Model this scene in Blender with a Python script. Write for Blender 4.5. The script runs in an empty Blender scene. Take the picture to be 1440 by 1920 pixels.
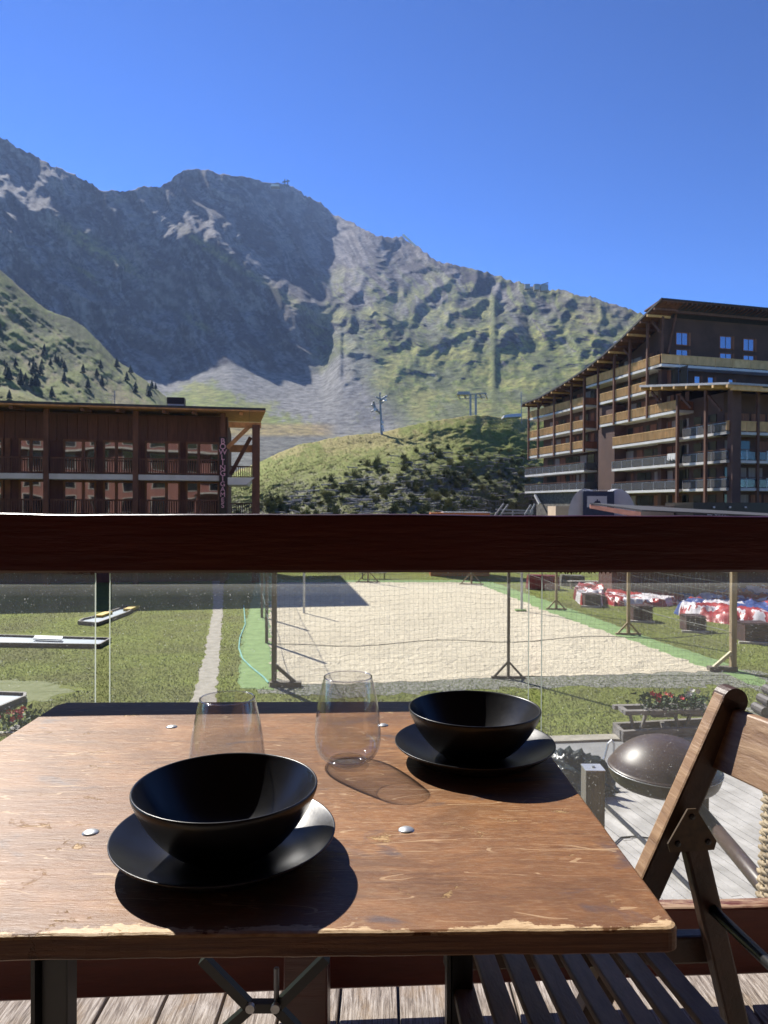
import bpy, math, random
import numpy as np
from mathutils import Vector, Matrix, Quaternion
random.seed(7)
RNG = np.random.default_rng(11)
SC = bpy.context.scene
COL = SC.collection
R = math.radians
# ------------------------------------------------------------------ camera
EYE = Vector((0.0, 0.0, 5.0))
FPX = 1350.0
_p = math.atan(10.0 / FPX); _ro = R(0.24)
FWD = Vector((0, math.cos(_p), -math.sin(_p)))
RGT = Vector((math.cos(_ro), 0, math.sin(_ro)))
RGT = (RGT - FWD * RGT.dot(FWD)).normalized()
UPV = RGT.cross(FWD).normalized()
cam_d = bpy.data.cameras.new('camera'); cam = bpy.data.objects.new('camera', cam_d); COL.objects.link(cam)
cam.matrix_world = Matrix(((RGT.x, UPV.x, -FWD.x, EYE.x), (RGT.y, UPV.y, -FWD.y, EYE.y), (RGT.z, UPV.z, -FWD.z, EYE.z), (0, 0, 0, 1)))
cam_d.sensor_fit = 'VERTICAL'; cam_d.sensor_height = 36.0; cam_d.lens = FPX / 1920 * 36.0
cam_d.clip_start = 0.02; cam_d.clip_end = 20000
cam_d.dof.use_dof = True; cam_d.dof.focus_distance = 1.12; cam_d.dof.aperture_fstop = 18.0
SC.camera = cam
# ------------------------------------------------------------------ light
SUN_AZ, SUN_EL = R(35.5), R(43.5)          # azimuth to the left of the view direction (+Y)
SUN = Vector((-math.sin(SUN_AZ) * math.cos(SUN_EL), math.cos(SUN_AZ) * math.cos(SUN_EL), math.sin(SUN_EL)))
W = bpy.data.worlds.new('World'); SC.world = W; W.use_nodes = True
wt = W.node_tree; bg = wt.nodes['Background']
sky = wt.nodes.new('ShaderNodeTexSky'); sky.sky_type = 'NISHITA'; sky.sun_disc = False
sky.sun_elevation = SUN_EL; sky.sun_rotation = -SUN_AZ
sky.altitude = 2600; sky.air_density = 1.0; sky.dust_density = 0.05; sky.ozone_density = 5.0
gm = wt.nodes.new('ShaderNodeGamma'); gm.inputs[1].default_value = 1.75; wt.links.new(sky.outputs[0], gm.inputs[0]); vm = wt.nodes.new('ShaderNodeVectorMath'); vm.operation = 'MULTIPLY'; vm.inputs[1].default_value = (.42, .53, .56); wt.links.new(gm.outputs[0], vm.inputs[0]); wt.links.new(vm.outputs[0], bg.inputs[0]); bg.inputs[1].default_value = 0.05
sl = bpy.data.lights.new('sun', 'SUN'); sl.energy = 4.7; sl.angle = R(0.53); sl.color = (1.0, 0.95, 0.87)
so = bpy.data.objects.new('sun', sl); COL.objects.link(so); sl.cycles.is_caustics_light = True; so.rotation_mode = 'QUATERNION'
so.rotation_quaternion = SUN.to_track_quat('Z', 'Y'); so.location = SUN * 100
SC.view_settings.view_transform = 'Standard'; SC.view_settings.look = 'None'
SC.view_settings.exposure = 0.98; SC.view_settings.gamma = 1.0; SC.view_settings.use_curve_mapping = False
SC.cycles.max_bounces = 8; SC.cycles.transparent_max_bounces = 24; SC.cycles.transmission_bounces = 8
SC.cycles.diffuse_bounces = 3; SC.cycles.glossy_bounces = 4; SC.cycles.sample_clamp_indirect = 6
SC.cycles.caustics_refractive = True; SC.cycles.caustics_reflective = False
# ------------------------------------------------------------------ measuring helpers
def ray(px, py):
    return (FWD * FPX + RGT * (px - 720) + UPV * (960 - py)) / FPX
def P(px, py, y):
    d = ray(px, py); return EYE + d * (y / d.y)
def G(px, py, z=0.0):
    d = ray(px, py); return EYE + d * ((z - EYE.z) / d.z)
# ------------------------------------------------------------------ materials
def ramp(nt, fac, stops):
    n = nt.nodes.new('ShaderNodeValToRGB'); e = n.color_ramp.elements
    while len(e) < len(stops): e.new(0.5)
    for q, (p, c) in zip(e, stops):
        q.position = p; q.color = (*c, 1) if len(c) == 3 else c
    nt.links.new(fac, n.inputs[0]); return n.outputs[0]
def vec(nt, scale=(1, 1, 1), rot=(0, 0, 0), obj=False):
    if obj:
        g = nt.nodes.new('ShaderNodeTexCoord').outputs['Object']
    else:
        g = nt.nodes.new('ShaderNodeNewGeometry').outputs['Position']
    m = nt.nodes.new('ShaderNodeMapping'); m.inputs['Scale'].default_value = scale; m.inputs['Rotation'].default_value = rot
    nt.links.new(g, m.inputs[0]); return m.outputs[0]
def noise(nt, v, scale, detail=4, rough=0.55, dist=0.0):
    n = nt.nodes.new('ShaderNodeTexNoise'); n.inputs['Scale'].default_value = scale
    n.inputs['Detail'].default_value = detail; n.inputs['Roughness'].default_value = rough; n.inputs['Distortion'].default_value = dist
    nt.links.new(v, n.inputs['Vector']); return n.outputs['Fac']
def mix(nt, fac, a, b, mode='MIX'):
    n = nt.nodes.new('ShaderNodeMix'); n.data_type = 'RGBA'; n.blend_type = mode
    for sock, val in ((n.inputs[0], fac), (n.inputs[6], a), (n.inputs[7], b)):
        if isinstance(val, (int, float)): sock.default_value = val
        elif isinstance(val, tuple): sock.default_value = (*val, 1) if len(val) == 3 else val
        else: nt.links.new(val, sock)
    return n.outputs[2]
def mth(nt, op, a, b=0.0, c=None):
    n = nt.nodes.new('ShaderNodeMath'); n.operation = op
    for i, val in enumerate((a, b) if c is None else (a, b, c)):
        if isinstance(val, (int, float)): n.inputs[i].default_value = val
        else: nt.links.new(val, n.inputs[i])
    return n.outputs[0]
def bump(nt, h, dist=0.01, strength=1.0):
    n = nt.nodes.new('ShaderNodeBump'); n.inputs['Distance'].default_value = dist; n.inputs['Strength'].default_value = strength
    nt.links.new(h, n.inputs['Height']); return n.outputs[0]
def newmat(name):
    m = bpy.data.materials.new(name); m.use_nodes = True
    return m, m.node_tree, m.node_tree.nodes['Principled BSDF']
def mat(name, c1, c2=None, scale=(1, 1, 1), ns=5.0, detail=4, rough=0.6, rr=0.0, bd=0.0, bs=None, metal=0.0, rand=0.0, coat=0.0, spec=0.5, obj=False, lo=0.35, hi=0.65, rot=(0, 0, 0)):
    m, nt, b = newmat(name)
    b.inputs['Roughness'].default_value = rough; b.inputs['Metallic'].default_value = metal
    b.inputs['Coat Weight'].default_value = coat; b.inputs['Coat Roughness'].default_value = 0.12
    b.inputs['Specular IOR Level'].default_value = spec
    v = vec(nt, scale, rot, obj); n = noise(nt, v, ns, detail)
    c2 = c2 or tuple(x * 0.7 for x in c1)
    col = ramp(nt, n, [(lo, c2), (hi, c1)])
    if rand:
        oi = nt.nodes.new('ShaderNodeObjectInfo').outputs['Random']
        k = mth(nt, 'MULTIPLY_ADD', oi, rand, 1 - rand / 2)
        cc = nt.nodes.new('ShaderNodeCombineXYZ')
        for i in range(3): nt.links.new(k, cc.inputs[i])
        col = mix(nt, 1.0, col, cc.outputs[0], 'MULTIPLY')
    nt.links.new(col, b.inputs['Base Color'])
    if rr:
        nt.links.new(mth(nt, 'MULTIPLY_ADD', n, rr, rough - rr / 2), b.inputs['Roughness'])
    if bd:
        h = noise(nt, vec(nt, scale, rot, obj), bs or ns * 2, 6, 0.6)
        nt.links.new(bump(nt, h, bd), b.inputs['Normal'])
    return m
# ------------------------------------------------------------------ mesh builder
WM = {}                                     # world matrix of every object made
class MB:
    def __init__(s): s.v = []; s.f = []; s.m = []
    def add(s, vs, fs, mi=0):
        o = len(s.v); s.v += [tuple(q) for q in vs]; s.f += [tuple(i + o for i in f) for f in fs]; s.m += [mi] * len(fs); return s
    def hexa(s, p, mi=0):                   # 8 points: bottom ring 0-3, top ring 4-7
        return s.add(p, [(3, 2, 1, 0), (4, 5, 6, 7), (0, 1, 5, 4), (1, 2, 6, 5), (2, 3, 7, 6), (3, 0, 4, 7)], mi)
    def box(s, x0, x1, y0, y1, z0, z1, mi=0):
        return s.hexa([(x0, y0, z0), (x1, y0, z0), (x1, y1, z0), (x0, y1, z0), (x0, y0, z1), (x1, y0, z1), (x1, y1, z1), (x0, y1, z1)], mi)
    def beam(s, a, b, w, h, mi=0, up=(0, 0, 1)):
        a = Vector(a); b = Vector(b); d = (b - a).normalized(); u = Vector(up)
        if abs(d.dot(u)) > 0.97: u = Vector((0, 1, 0))
        x = d.cross(u).normalized() * (w / 2); y = x.cross(d).normalized() * (h / 2)
        return s.hexa([a - x - y, a + x - y, b + x - y, b - x - y, a - x + y, a + x + y, b + x + y, b - x + y], mi)
    def tube(s, pts, r, n=8, mi=0, cap=True):
        pts = [Vector(q) for q in pts]; k = len(pts); rs = r if isinstance(r, (list, tuple)) else [r] * k
        vs = []; fs = []; pu = None
        for i, q in enumerate(pts):
            d = (pts[min(i + 1, k - 1)] - pts[max(i - 1, 0)]).normalized()
            u = pu or (Vector((0, 0, 1)) if abs(d.z) < 0.9 else Vector((0, 1, 0)))
            x = d.cross(u).normalized(); y = x.cross(d).normalized(); pu = y
            for j in range(n):
                a = 2 * math.pi * j / n; vs.append(q + (x * math.cos(a) + y * math.sin(a)) * rs[i])
        for i in range(k - 1):
            for j in range(n):
                fs.append((i * n + j, i * n + (j + 1) % n, (i + 1) * n + (j + 1) % n, (i + 1) * n + j))
        if cap: fs += [tuple(range(n))[::-1], tuple((k - 1) * n + j for j in range(n))]
        return s.add(vs, fs, mi)
    def lathe(s, prof, c=(0, 0, 0), n=48, mi=0, closed=False):
        vs = []; fs = []; m = len(prof)
        for r, z in prof:
            for j in range(n):
                a = 2 * math.pi * j / n; vs.append((c[0] + r * math.cos(a), c[1] + r * math.sin(a), c[2] + z))
        rng = range(m if closed else m - 1)
        for i in rng:
            i2 = (i + 1) % m
            for j in range(n):
                fs.append((i * n + j, i * n + (j + 1) % n, i2 * n + (j + 1) % n, i2 * n + j))
        return s.add(vs, fs, mi)
    def prism(s, poly, ext, mi=0):          # poly: 3D points, ext: vector
        e = Vector(ext); n = len(poly); p = [Vector(q) for q in poly]
        fs = [tuple(range(n)), tuple(range(2 * n - 1, n - 1, -1))] + [(i, i + n, (i + 1) % n + n, (i + 1) % n) for i in range(n)]
        return s.add(p + [q + e for q in p], fs, mi)
    def mesh(s, name, mats, smooth=False):
        me = bpy.data.meshes.new(name); me.from_pydata(s.v, [], s.f)
        for m in (mats if isinstance(mats, (list, tuple)) else [mats]): me.materials.append(m)
        if any(s.m): me.polygons.foreach_set('material_index', s.m)
        if smooth: me.polygons.foreach_set('use_smooth', [True] * len(me.polygons))
        me.update(); return me
    def build(s, name, mats, parent=None, smooth=False, bevel=0.0, fix=False):
        o = put(name, s.mesh(name, mats, smooth), Matrix.Identity(4), parent)
        if fix:
            import bmesh
            bm = bmesh.new(); bm.from_mesh(o.data); bmesh.ops.recalc_face_normals(bm, faces=bm.faces); bm.to_mesh(o.data); bm.free()
        if bevel:
            md = o.modifiers.new('bevel', 'BEVEL'); md.width = bevel; md.segments = 2; md.limit_method = 'ANGLE'
        return o
def put(name, me, M, parent=None):
    o = bpy.data.objects.new(name, me); COL.objects.link(o); WM[o] = M
    if parent:
        o.parent = parent; o.matrix_basis = WM[parent].inverted() @ M
    else:
        o.matrix_basis = M
    return o
def tag(o, label=None, cat=None, group=None, kind=None):
    if label: o['label'] = label
    if cat: o['category'] = cat
    if group: o['group'] = group
    if kind: o['kind'] = kind
    return o
def thing(name, label, cat, loc, group=None, rz=0.0):
    M = Matrix.Translation(Vector(loc)) @ Matrix.Rotation(rz, 4, 'Z')
    return tag(put(name, None, M), label, cat, group)
def copy_tree(o, M, label=None):
    kids = [c for c in WM if c.parent == o]
    c = o.copy(); COL.objects.link(c); WM[c] = M; c.matrix_basis = M if not c.parent else WM[c.parent].inverted() @ M
    for k in kids: _cp(k, c)
    if label: c['label'] = label
    return c
def _cp(k, par):
    kids = [c for c in WM if c.parent == k]
    c = k.copy(); COL.objects.link(c); c.parent = par; WM[c] = WM[par] @ k.matrix_basis
    for q in kids: _cp(q, c)
UB = {}
def ubox(m):                                # shared unit box mesh per material
    if m.name not in UB: UB[m.name] = MB().box(-.5, .5, -.5, .5, -.5, .5).mesh('piece_' + m.name, m)
    return UB[m.name]
def piece(name, m, c, size, parent, rot=None):
    M = Matrix.Translation(Vector(c)) @ (rot if rot is not None else Matrix.Identity(4)) @ Matrix.Diagonal((*size, 1))
    return put(name, ubox(m), M, parent)
def fr(o, ax, ay):                          # 4x4 rotation with x axis ax, y axis ay
    ax = Vector(ax).normalized(); ay = Vector(ay).normalized(); az = ax.cross(ay)
    return Matrix(((ax.x, ay.x, az.x, 0), (ax.y, ay.y, az.y, 0), (ax.z, ay.z, az.z, 0), (0, 0, 0, 1)))
# ------------------------------------------------------------------ numpy noise
_perm = RNG.permutation(4096)
def _h(ix, iy): return _perm[(_perm[ix & 4095] + iy) & 4095]
def vnoise(x, y, seed=0):
    x = x + seed * 37.13; y = y + seed * 11.7
    ix = np.floor(x).astype(np.int64); iy = np.floor(y).astype(np.int64); fx = x - ix; fy = y - iy
    def g(a, b, dx, dy):
        t = _h(a, b) * (2 * np.pi / 4096); return np.cos(t) * dx + np.sin(t) * dy
    u = fx * fx * fx * (fx * (fx * 6 - 15) + 10); w = fy * fy * fy * (fy * (fy * 6 - 15) + 10)
    n00 = g(ix, iy, fx, fy); n10 = g(ix + 1, iy, fx - 1, fy); n01 = g(ix, iy + 1, fx, fy - 1); n11 = g(ix + 1, iy + 1, fx - 1, fy - 1)
    return ((n00 * (1 - u) + n10 * u) * (1 - w) + (n01 * (1 - u) + n11 * u) * w) * 1.5
def fbm(x, y, o=5, seed=0, g=0.5):
    s = 0; a = 1.0; t = 0
    for i in range(o): s = s + a * vnoise(x * 2 ** i, y * 2 ** i, seed + i); t += a; a *= g
    return s / t
def ridged(x, y, o=6, seed=0, g=0.55):
    s = 0; a = 1.0; t = 0; w = 1.0
    for i in range(o):
        n = 1 - np.abs(vnoise(x * 2 ** i, y * 2 ** i, seed + i)) * 1.6
        n = n * n; s = s + a * n * w; w = np.clip(n, 0, 1); t += a; a *= g
    return s / t
def sstep(a, b, x):
    t = np.clip((x - a) / (b - a), 0, 1); return t * t * (3 - 2 * t)
def grid_mesh(name, X, Y, Z, m, col=None, parent=None, smooth=True, kind='structure'):
    nr, nc = X.shape
    me = bpy.data.meshes.new(name); co = np.stack([X, Y, Z], -1).reshape(-1, 3).astype(np.float32)
    i = np.arange(nr * nc).reshape(nr, nc); q = np.stack([i[:-1, :-1], i[:-1, 1:], i[1:, 1:], i[1:, :-1]], -1).reshape(-1, 4)
    me.vertices.add(len(co)); me.vertices.foreach_set('co', co.ravel())
    me.loops.add(q.size); me.loops.foreach_set('vertex_index', q.ravel().astype(np.int32))
    me.polygons.add(len(q)); me.polygons.foreach_set('loop_start', np.arange(0, q.size, 4, dtype=np.int32))
    me.update(calc_edges=True)
    me.polygons.foreach_set('use_smooth', np.full(len(q), smooth))
    if col is not None:
        a = me.color_attributes.new('tint', 'FLOAT_COLOR', 'POINT'); c = np.ones((nr * nc, 4), np.float32); c[:, :3] = col.reshape(-1, 3)
        a.data.foreach_set('color', c.ravel())
    me.materials.append(m); me.validate()
    o = put(name, me, Matrix.Identity(4), parent)
    if kind: o['kind'] = kind
    return o
def soup(name, V, F, mats, parent=None, mi=None):   # numpy triangle soup / polygons of equal size
    me = bpy.data.meshes.new(name); k = F.shape[1]
    me.vertices.add(len(V)); me.vertices.foreach_set('co', V.astype(np.float32).ravel())
    me.loops.add(F.size); me.loops.foreach_set('vertex_index', F.ravel().astype(np.int32))
    me.polygons.add(len(F)); me.polygons.foreach_set('loop_start', np.arange(0, F.size, k, dtype=np.int32))
    me.update(calc_edges=True)
    for m in (mats if isinstance(mats, (list, tuple)) else [mats]): me.materials.append(m)
    if mi is not None: me.polygons.foreach_set('material_index', mi.astype(np.int32))
    return me
# ================================================================== TERRAIN
def rays_np(px, py):
    f = np.array(FWD); r = np.array(RGT); u = np.array(UPV)
    d = f * FPX + (px[..., None] - 720) * r + (960 - py[..., None]) * u
    return d
def terrain_mat(name, bs, bd, nscale, fine=0.35):
    m, nt, b = newmat(name); b.inputs['Roughness'].default_value = 0.95; b.inputs['Specular IOR Level'].default_value = 0.15
    a = nt.nodes.new('ShaderNodeVertexColor'); a.layer_name = 'tint'
    n = noise(nt, vec(nt), nscale, 8, 0.65)
    k = ramp(nt, n, [(0.3, (1 - fine,) * 3), (0.7, (1 + fine,) * 3)])
    nt.links.new(mix(nt, 1.0, a.outputs[0], k, 'MULTIPLY'), b.inputs['Base Color'])
    nt.links.new(bump(nt, noise(nt, vec(nt), bs, 8, 0.7), bd), b.inputs['Normal'])
    return m
def blend(c, col, w):
    w = np.clip(w, 0, 1)[..., None]; return c * (1 - w) + np.array(col) * w
def drape(px_cols, top, rows_t, rfun, pyfun):
    pass
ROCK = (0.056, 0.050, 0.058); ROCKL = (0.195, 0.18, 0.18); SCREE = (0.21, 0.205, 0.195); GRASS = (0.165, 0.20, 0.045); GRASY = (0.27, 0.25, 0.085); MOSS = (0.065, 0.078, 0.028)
def relief(px, py_top, py_bot, knots, nv):
    """radius (m) per sample: knots = list of (py array, r array) from bottom to top"""
    v = np.linspace(0, 1, nv)[:, None]; PY = py_bot[None] * (1 - v) + py_top[None] * v
    Rr = np.zeros_like(PY)
    for j in range(PY.shape[1]):
        kp = np.array([k[0][j] for k in knots]); kr = np.array([k[1][j] for k in knots])
        Rr[:, j] = np.interp(-PY[:, j], -kp, kr)
    return PY, Rr
def smooth_rows(A, n):
    for _ in range(n): A[1:-1] = (A[:-2] + 2 * A[1:-1] + A[2:]) / 4
    return A
def to_xyz(PX, PY, Rr):
    d = rays_np(PX, PY); h = np.hypot(d[..., 0], d[..., 1]); k = Rr / h
    return EYE.x + d[..., 0] * k, EYE.y + d[..., 1] * k, EYE.z + d[..., 2] * k
def mountain():
    nu, nv = 980, 620
    px = np.linspace(-620, 2060, nu); ip = lambda pts: np.interp(px, [p[0] for p in pts], [p[1] for p in pts])
    ridge = ip([(-620, 60), (-300, 130), (-100, 215), (0, 258), (12, 262), (30, 277), (62, 286), (80, 300), (100, 314), (118, 318), (135, 324), (160, 338), (190, 358), (220, 360), (245, 357), (262, 349), (285, 347), (300, 350), (320, 336), (345, 320), (362, 315), (385, 319), (420, 325), (440, 329), (480, 335), (510, 343), (535, 345), (560, 358), (590, 376), (620, 396), (650, 413), (690, 433), (715, 443), (755, 443), (790, 468), (820, 488), (860, 497), (900, 507), (950, 523), (985, 533), (1010, 541), (1060, 545), (1100, 555), (1140, 567), (1200, 586), (1300, 640), (1440, 700), (2060, 760)])
    ridge_s = ridge.copy()
    ridge = ridge + fbm(px / 16, px * 0 + .5, 4, 3) * 7 * np.where(px < 860, 1.0, .8) + np.where((px > 345) & (px < 540), 0, 1) * fbm(px / 6, px * 0, 3, 9) * 4
    bot = np.full(nu, 980.0)
    cliffb = ip([(-620, 600), (0, 640), (200, 690), (320, 712), (350, 702), (395, 690), (436, 680), (478, 692), (540, 703), (605, 698), (622, 676), (640, 662), (660, 666), (700, 690), (800, 720), (1000, 740), (1440, 780), (2060, 800)])
    left = 1 - sstep(560, 650, px)                         # the shaded face
    shelf = ip([(-620, 330), (0, 420), (150, 430), (300, 440), (400, 460), (480, 520), (540, 560), (600, 590), (700, 600), (2060, 720)])
    shelf = np.minimum(shelf, cliffb - 30); shelf = np.maximum(shelf, ridge_s + 40)
    z = lambda py, r: (948 - py) / FPX * r
    r0 = np.full(nu, 330.0); r1 = ip([(-620, 700), (300, 745), (700, 790), (1000, 720), (1200, 670), (2060, 600)])
    r2 = ip([(-620, 950), (0, 1000), (620, 1080), (700, 960), (1200, 800), (2060, 700)])
    t2 = (948 - cliffb) / FPX; t3 = (948 - shelf) / FPX; t4 = (948 - ridge_s) / FPX
    s3 = 1.22 * left + 0.64 * (1 - left); r3 = (s3 * r2 - t2 * r2) / (s3 - t3)
    s4 = ip([(-620, .95), (0, .95), (300, .85), (430, .78), (540, .66), (640, .60), (2060, .60)]); r4 = (s4 * r3 - t3 * r3) / (s4 - t4)
    r3 = np.maximum(r3, r2 + 20); r4 = np.maximum(r4, r3 + 30)
    PY, Rr = relief(px, ridge_s, bot, [(bot, r0), (np.full(nu, 800.0), r1), (cliffb, r2), (shelf, r3), (ridge_s, r4), (ridge_s - 40, r4 + 45)], nv)
    PX = np.repeat(px[None], nv, 0)
    Rr = smooth_rows(Rr, 12)
    for _ in range(6): Rr[:, 1:-1] = (Rr[:, :-2] + 2 * Rr[:, 1:-1] + Rr[:, 2:]) / 4
    # ribs and gullies: run from upper left to lower right on the shaded face
    L = 1 - sstep(560, 650, PX)
    wx = fbm(PX / 90, PY / 90, 3, 21) * 26; wy = fbm(PX / 90, PY / 90, 3, 22) * 26
    a = R(57); U = (PX + wx) * math.cos(a) + (PY + wy) * math.sin(a); V = -(PX + wx) * math.sin(a) + (PY + wy) * math.cos(a)
    rl = ridged(U / 240, V / 70, 6, 5, .56)
    b = R(-62); U2 = (PX + wx) * math.cos(b) + (PY + wy) * math.sin(b); V2 = -(PX + wx) * math.sin(b) + (PY + wy) * math.cos(b)
    rr_ = ridged(U2 / 170, V2 / 90, 7, 8, .56); big = fbm(PX / 170, PY / 130, 4, 14)
    above = sstep(0, 70, np.interp(px, px, cliffb)[None] - PY)      # 0 on scree/meadow, 1 on rock
    above = np.where(PX > 640, sstep(0, 190, (785 + 0 * PY) - PY), above)
    gul = np.exp(-((PX - np.interp(PY[:, 0], [380, 480, 560, 620, 700, 800], [620, 690, 672, 645, 632, 615])[:, None]) / 24) ** 2) * sstep(560, 690, PY)
    pist = np.exp(-((PX - np.interp(PY[:, 0], [545, 640, 780], [926, 936, 950])[:, None]) / np.interp(PY[:, 0], [545, 780], [6, 17])[:, None]) ** 4) * sstep(540, 570, PY)
    calm = (1 - .15 * gul) * (1 - .85 * pist)
    iso = ridged((PX + wx * 2) / 80, (PY + wy * 2) / 56, 6, 77, .6)
    disp = L * ((.5 - rl) * 150 + (.5 - rr_) * 36 + (.5 - iso) * 40 - big * 70) + (1 - L) * ((.5 - rr_) * 44 + (.45 - rl) * 28 + (.5 - iso) * 62 - big * 85)
    disp = disp * above * calm * .92 + fbm(PX / 26, PY / 18, 4, 31, .6) * 9 * (0.10 + above) + gul * 6
    edge = sstep(0, 25, PY - ridge_s[None])
    Rr = Rr + disp * (.35 + .65 * edge)
    # keep every column climbing: no fold thinner than a steep face
    dt = np.diff((948 - PY), axis=0) / FPX; t = (948 - PY) / FPX
    out = Rr.copy()
    for i in range(1, nv):
        lim = out[i - 1] * (1 + dt[i - 1] * .18)             # about 75 degrees at the steepest
        out[i] = np.maximum(Rr[i], lim)
    for _ in range(1):
        out[:, 1:-1] = (out[:, :-2] + 2 * out[:, 1:-1] + out[:, 2:]) / 4
    low_ = 0 * PX
    sm_o = out.copy()
    Rr = out * (1 - low_) + sm_o * low_
    X, Y, Z = to_xyz(PX, PY + (ridge - ridge_s)[None] * np.exp(-(PY - ridge_s[None]) / 16), Rr)
    # back side, falling away behind the crest
    nb = 14; k = np.linspace(0, 1, nb + 1)[1:, None]
    hx = X[-1] / np.hypot(X[-1], Y[-1]); hy = Y[-1] / np.hypot(X[-1], Y[-1])
    X = np.vstack([X, X[-1] + hx * k * 700]); Y = np.vstack([Y, Y[-1] + hy * k * 700]); Z = np.vstack([Z, Z[-1] * (1 - k ** 1.2)])
    # slope in world space
    gy = np.gradient(Z[:nv], axis=0) / np.maximum(np.gradient(np.hypot(X[:nv], Y[:nv]), axis=0), .2)
    steep = np.clip(gy, 0, 5)
    n1 = fbm(PX / 60, PY / 40, 6, 41, .6); n2 = fbm(PX / 16, PY / 12, 4, 44, .65); n3 = fbm(U / 120, V / 12, 4, 47)
    rib = fbm(U / 150, V / 24, 5, 48, .6); rib2 = fbm(U / 60, V / 9, 3, 49, .6)
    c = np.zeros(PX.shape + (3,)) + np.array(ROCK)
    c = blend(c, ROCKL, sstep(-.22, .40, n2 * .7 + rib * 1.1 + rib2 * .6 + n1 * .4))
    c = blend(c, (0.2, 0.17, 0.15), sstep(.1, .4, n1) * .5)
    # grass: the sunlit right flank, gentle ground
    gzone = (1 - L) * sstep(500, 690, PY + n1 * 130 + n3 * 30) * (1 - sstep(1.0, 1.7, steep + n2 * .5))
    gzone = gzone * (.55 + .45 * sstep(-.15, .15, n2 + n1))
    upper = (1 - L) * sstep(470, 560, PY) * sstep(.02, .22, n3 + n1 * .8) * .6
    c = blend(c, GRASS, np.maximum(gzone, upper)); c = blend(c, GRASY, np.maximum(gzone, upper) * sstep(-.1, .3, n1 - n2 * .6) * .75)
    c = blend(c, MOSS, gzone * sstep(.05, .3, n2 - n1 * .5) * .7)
    brown = sstep(1010, 1100, PX) * sstep(0, 60, 640 - PY + n1 * 60); c = blend(c, (0.17, 0.145, 0.075), brown * .55 * (.5 + n2))
    # ledges of grass on the dark face
    led = np.zeros_like(PX)
    for (x, y, sx, sy) in ((165, 455, 60, 14), (215, 482, 50, 9), (165, 515, 30, 5), (370, 605, 28, 8), (400, 470, 60, 8), (480, 520, 30, 7), (545, 565, 40, 9), (240, 505, 30, 6), (590, 620, 18, 8)):
        A = R(33); dx = (PX - x) * math.cos(A) + (PY - y) * math.sin(A); dy = -(PX - x) * math.sin(A) + (PY - y) * math.cos(A)
        led = np.maximum(led, np.exp(-(dx / sx) ** 2 - (dy / sy) ** 2))
    c = blend(c, (0.17, .165, .075), led * sstep(-.4, .1, n2) * 1.4)
    # scree aprons and meadow below the cliffs
    cb = cliffb[None] + fbm(PX / 20, PY / 30, 4, 51) * 8
    sc = sstep(-6, 10, PY - cb) * (1 - sstep(640, 700, PX)); c = blend(c, SCREE, sc * .95); c = blend(c, (.15, .145, .14), sc * sstep(0, .4, n2) * .6)
    mead = sstep(0, 26, PY - np.interp(PX, [300, 350, 400, 470, 540, 620, 660, 760, 800], [730, 715, 705, 745, 765, 800, 830, 815, 790]) + n1 * 30 + n2 * 22)
    c = blend(c, GRASS, mead * sstep(-.35, .1, n2 + .2)); c = blend(c, GRASY, mead * .55 * sstep(-.2, .3, n1))
    fan = np.exp(-((PX - (640 + (PY - 690) * .55)) / (22 + np.clip(PY - 680, 0, 200) * .42)) ** 2) * sstep(670, 720, PY) * (1 - sstep(800, 830, PY))
    c = blend(c, (.19, .185, .18), np.maximum(gul * .6, fan * 1.1) * sstep(-.45, .0, n2 + .1)); c = blend(c, (0.115, .13, .045), pist * .8)
    tr = sstep(790, 800, PY) * (1 - sstep(815, 828, PY)) * (1 - sstep(600, 640, PX)); c = blend(c, (.3, .22, .1), tr * .8)
    gr = sstep(812, 822, PY) * (1 - sstep(600, 640, PX)); c = blend(c, (.13, .128, .125), gr * .9)
    c = np.vstack([c, np.repeat(c[-1:], nb, 0)])
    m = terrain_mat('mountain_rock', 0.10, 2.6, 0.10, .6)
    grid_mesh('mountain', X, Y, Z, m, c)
    return px, ridge, r4
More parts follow.
